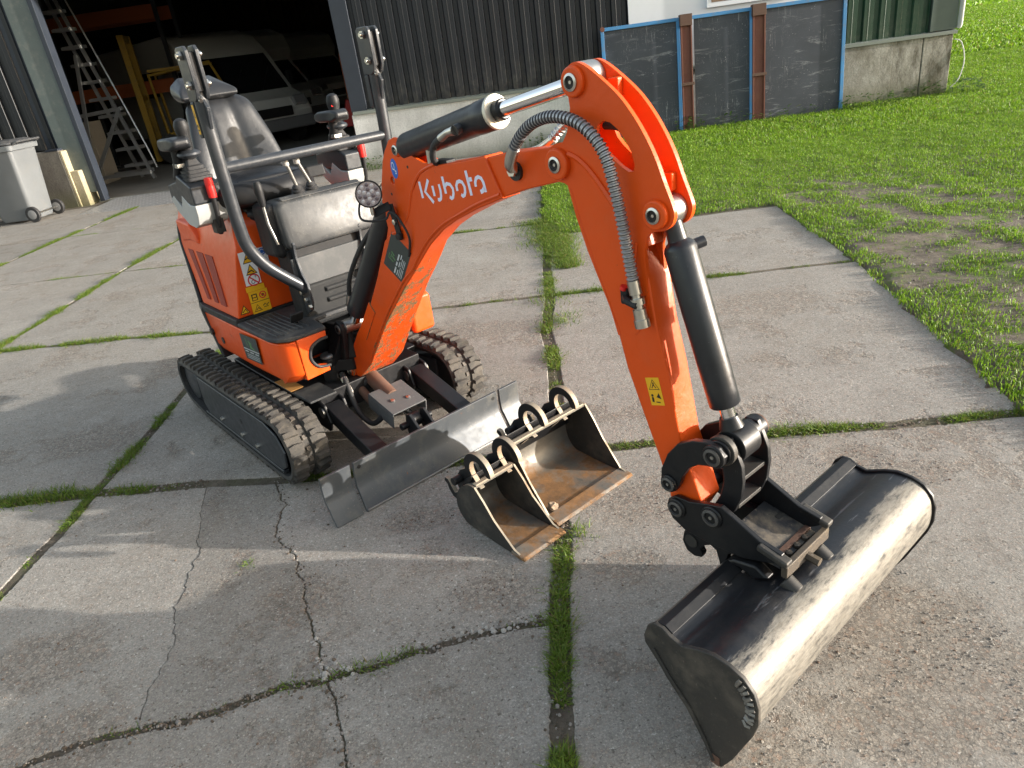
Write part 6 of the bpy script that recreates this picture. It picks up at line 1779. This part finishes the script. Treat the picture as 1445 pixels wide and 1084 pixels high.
inner = [(2.606, .006), (2.636, .066), (2.688, .191), (2.698, .232), (2.697, .277), (2.688, .307), (2.665, .330), (2.638, .341), (2.602, .344), (2.565, .334), (2.513, .312), (2.478, .319), (2.458, .332), (2.44, .332), (2.420, .312)]
def fine(p, n=4):
    return [(v.x, v.z) for v in spline([(a, 0, b_) for a, b_ in p], n)]
MB().prism([shell[0], shell[1], shell[2]] + fine(shell[2:], 4)[1:] + inner[:1] + fine(inner, 3)[1:], Y0_ + .0125, Y1_ - .0125, 'xz').build('bucket_shell', WBUCK, bu)
MB().prism([(2.586, .0), (2.606, .0), (2.62, .03), (2.605, .045)], Y0_ + .013, Y1_ - .013, 'xz').build('cutting_edge', RUSTY, bu, .002)
MB().box(2.592, 2.618, Y0_ - .003, Y0_ + .0, .004, .035).build('edge_tip', RUSTY, bu, .002)
MB().prism([(2.435, .349), (2.458, .352), (2.482, .338), (2.475, .334), (2.455, .343), (2.438, .3425)], Y0_ + .012, Y1_ - .012, 'xz').build('top_lip', BLACKP, bu, .002)
wb_ = MB()
for k in range(10):
    t = k / 9
    a = R(62 - 95 * t); cx, cz = 2.640, .262
    p0 = Vector((cx + .068 * math.cos(a) , Y0_ - .001, cz + .088 * math.sin(a))); p1 = Vector((cx + .048 * math.cos(a), Y0_ - .001, cz + .066 * math.sin(a) - .002))
    wb_.tube([p0, (p0 + p1) / 2 + Vector((0, -.004, .003 * (-1) ** k)), p1], .0055, 6)
wb_.build('weld_stitches', plain('weld_metal', (.2, .19, .175), .45, .6), bu)
MB().prism([(2.425, .262), (2.47, .20), (2.53, .135), (2.575, .06), (2.598, .012), (2.606, .016), (2.583, .068), (2.54, .145), (2.478, .212), (2.433, .272)], Y0_ - .006, Y0_ + .001, 'xz').build('side_cutter', BUCKOUT, bu, .002)
HK = [(2.424, .345), (2.450, .36), (2.478, .395), (2.46, .403), (2.403, .408), (2.349, .403), (2.305, .383), (2.280, .352), (2.274, .318), (2.288, .290), (2.313, .281), (2.338, .288), (2.342, .302), (2.334, .316), (2.347, .335), (2.368, .347), (2.385, .338), (2.394, .31), (2.398, .285), (2.412, .30)]
for a in (-.026, .118):
    h_ = MB().prism(HK, a, a + .022, 'xz').build('bucket_hook', BLACKP, bu, .003)
    MB().cyl((2.306, a - .004, .332), (2.306, a + .024, .332), .02, n=18).build('hook_pin', BUCKOUT, h_)
    MB().cyl((2.478, a - .006, .392), (2.478, a + .024, .392), .022, n=18).build('hook_pin', BUCKOUT, h_)
MB().cyl((2.306, -.02, .332), (2.306, .13, .332), .016).build('hook_bar', BLACKP, bu)
for a, b_ in ((-.075, .0), (.115, .19)):
    MB().prism([(2.43, .345), (2.475, .345), (2.515, .330), (2.56, .352), (2.52, .375), (2.455, .362)], a + .02, b_ - .02, 'xz').build('hook_gusset', BLACKP, bu, .008)

# ------------------------------------------------------------ spare buckets on the slabs
def spare(name, y0, y1, top, lipx, hooks, label):
    t = empty(name, EXO, EXA, label, 'bucket', 'spare buckets lying in front of the blade')
    # local frame equals the excavator's; origin moved to the bucket below
    sx = top[0]; sz = top[1]
    prof = [(sx + .012, sz), (sx - .03, sz - .004), (sx - .085, sz * .80), (sx - .12, sz * .52), (sx - .115, sz * .26), (sx - .075, sz * .075), (sx - .01, .010), (sx + .08, .004), (lipx - .06, .003)]
    fp = fine(prof, 4)
    th = .009
    inn = []
    for i, p in enumerate(fp):
        a = fp[max(i - 1, 0)]; b_ = fp[min(i + 1, len(fp) - 1)]
        d = Vector((b_[0] - a[0], b_[1] - a[1])).normalized()
        inn.append((p[0] - d.y * th, p[1] + d.x * th))
    MB().prism(fp + inn[::-1], y0 + .010, y1 - .010, 'xz').build('bucket_shell', BINSIDE, t)
    side = fp + [(lipx - .02, .012), (lipx - .06, .022), (sx + .10, sz * .50), (sx + .055, sz * .78)]
    side = [(a, b_) for a, b_ in side]
    for y in (y0, y1 - .0075):
        o = MB().prism(side, y, y + .0075, 'xz', 0, 1).build('bucket_side', [BUCKOUT, EDGEST], t)
    MB().prism([(lipx - .075, .002), (lipx - .07, .018), (lipx - .01, .013), (lipx, .004), (lipx - .004, .001)], y0 - .004, y1 + .004, 'xz').build('cutting_edge', BINSIDE, t, .003)
    MB().box(sx - .010, sx + .012, y0 + .011, y1 - .011, sz - .004, sz + .005).build('top_bar', EDGEST, t, .002)
    MB().prism([(sx - .09, sz * .55), (sx - .06, sz * .80), (sx - .02, sz + .008), (sx - .02, sz + .03), (sx - .075, sz * .95), (sx - .12, sz * .6)], y0 + .015, y1 - .015, 'xz').build('back_plate', BLACKP, t, .004)
    for y in hooks:
        hx, hz = sx - 1.43, sz - .21
        hk = [(1.318, .115), (1.298, .15), (1.308, .20), (1.335, .235)] + circ(1.446, .264, .078, 16, 188, 12) + [(1.523, .268), (1.506, .262), (1.493, .268)] + circ(1.446, .264, .046, 14, 14, 236) + [(1.432, .205), (1.452, .195), (1.41, .175), (1.36, .13)]
        o = MB().prism([(a + hx, b_ + hz) for a, b_ in hk], y - .011, y + .011, 'xz', 0, 1).build('hook', [BLACKP, EDGEST], t, .0025)
        MB().prism([(a + hx, b_ + hz) for a, b_ in [(1.32, .13), (1.265, .10), (1.248, .122), (1.232, .148), (1.212, .150), (1.205, .134), (1.222, .122), (1.228, .10), (1.25, .075), (1.305, .065)]], y - .009, y + .009, 'xz', 0, 1).build('rear_claw', [BLACKP, EDGEST], o, .002)
        MB().cyl((1.335 + hx, y - .05, .20 + hz), (1.335 + hx, y + .05, .20 + hz), .016, n=14).build('hook_boss', BLACKP, o)
    return t
spare('digging_bucket', -.152, .050, (1.432, .212), 1.690, (-.118, .018), 'narrow worn digging bucket lying nearest the camera beside the wide one')
spare('grading_bucket', .068, .490, (1.395, .268), 1.640, (.195, .365), 'wider rusty grading bucket between the blade and the arm')
cl = MB()
random.seed(5)
bm_ = bmesh.new(); bmesh.ops.create_icosphere(bm_, subdivisions=2, radius=.021)
for v in bm_.verts:
    v.co *= random.uniform(.72, 1.2); v.co.z *= .75
me_ = bpy.data.meshes.new('clod'); bm_.to_mesh(me_); bm_.free(); me_.materials.append(plain('clod_earth', (.26, .19, .13), .9, 0, .35, 40))
clod = bpy.data.objects.new('clod', me_); C.objects.link(clod)
cw_ = Matrix.Translation(EXO) @ Matrix.Rotation(EXA, 4, 'Z') @ Vector((1.555, .118, .027))
clod.location = cw_; tag(clod, 'small clod of dry earth lying in the rusty bucket', 'clod')
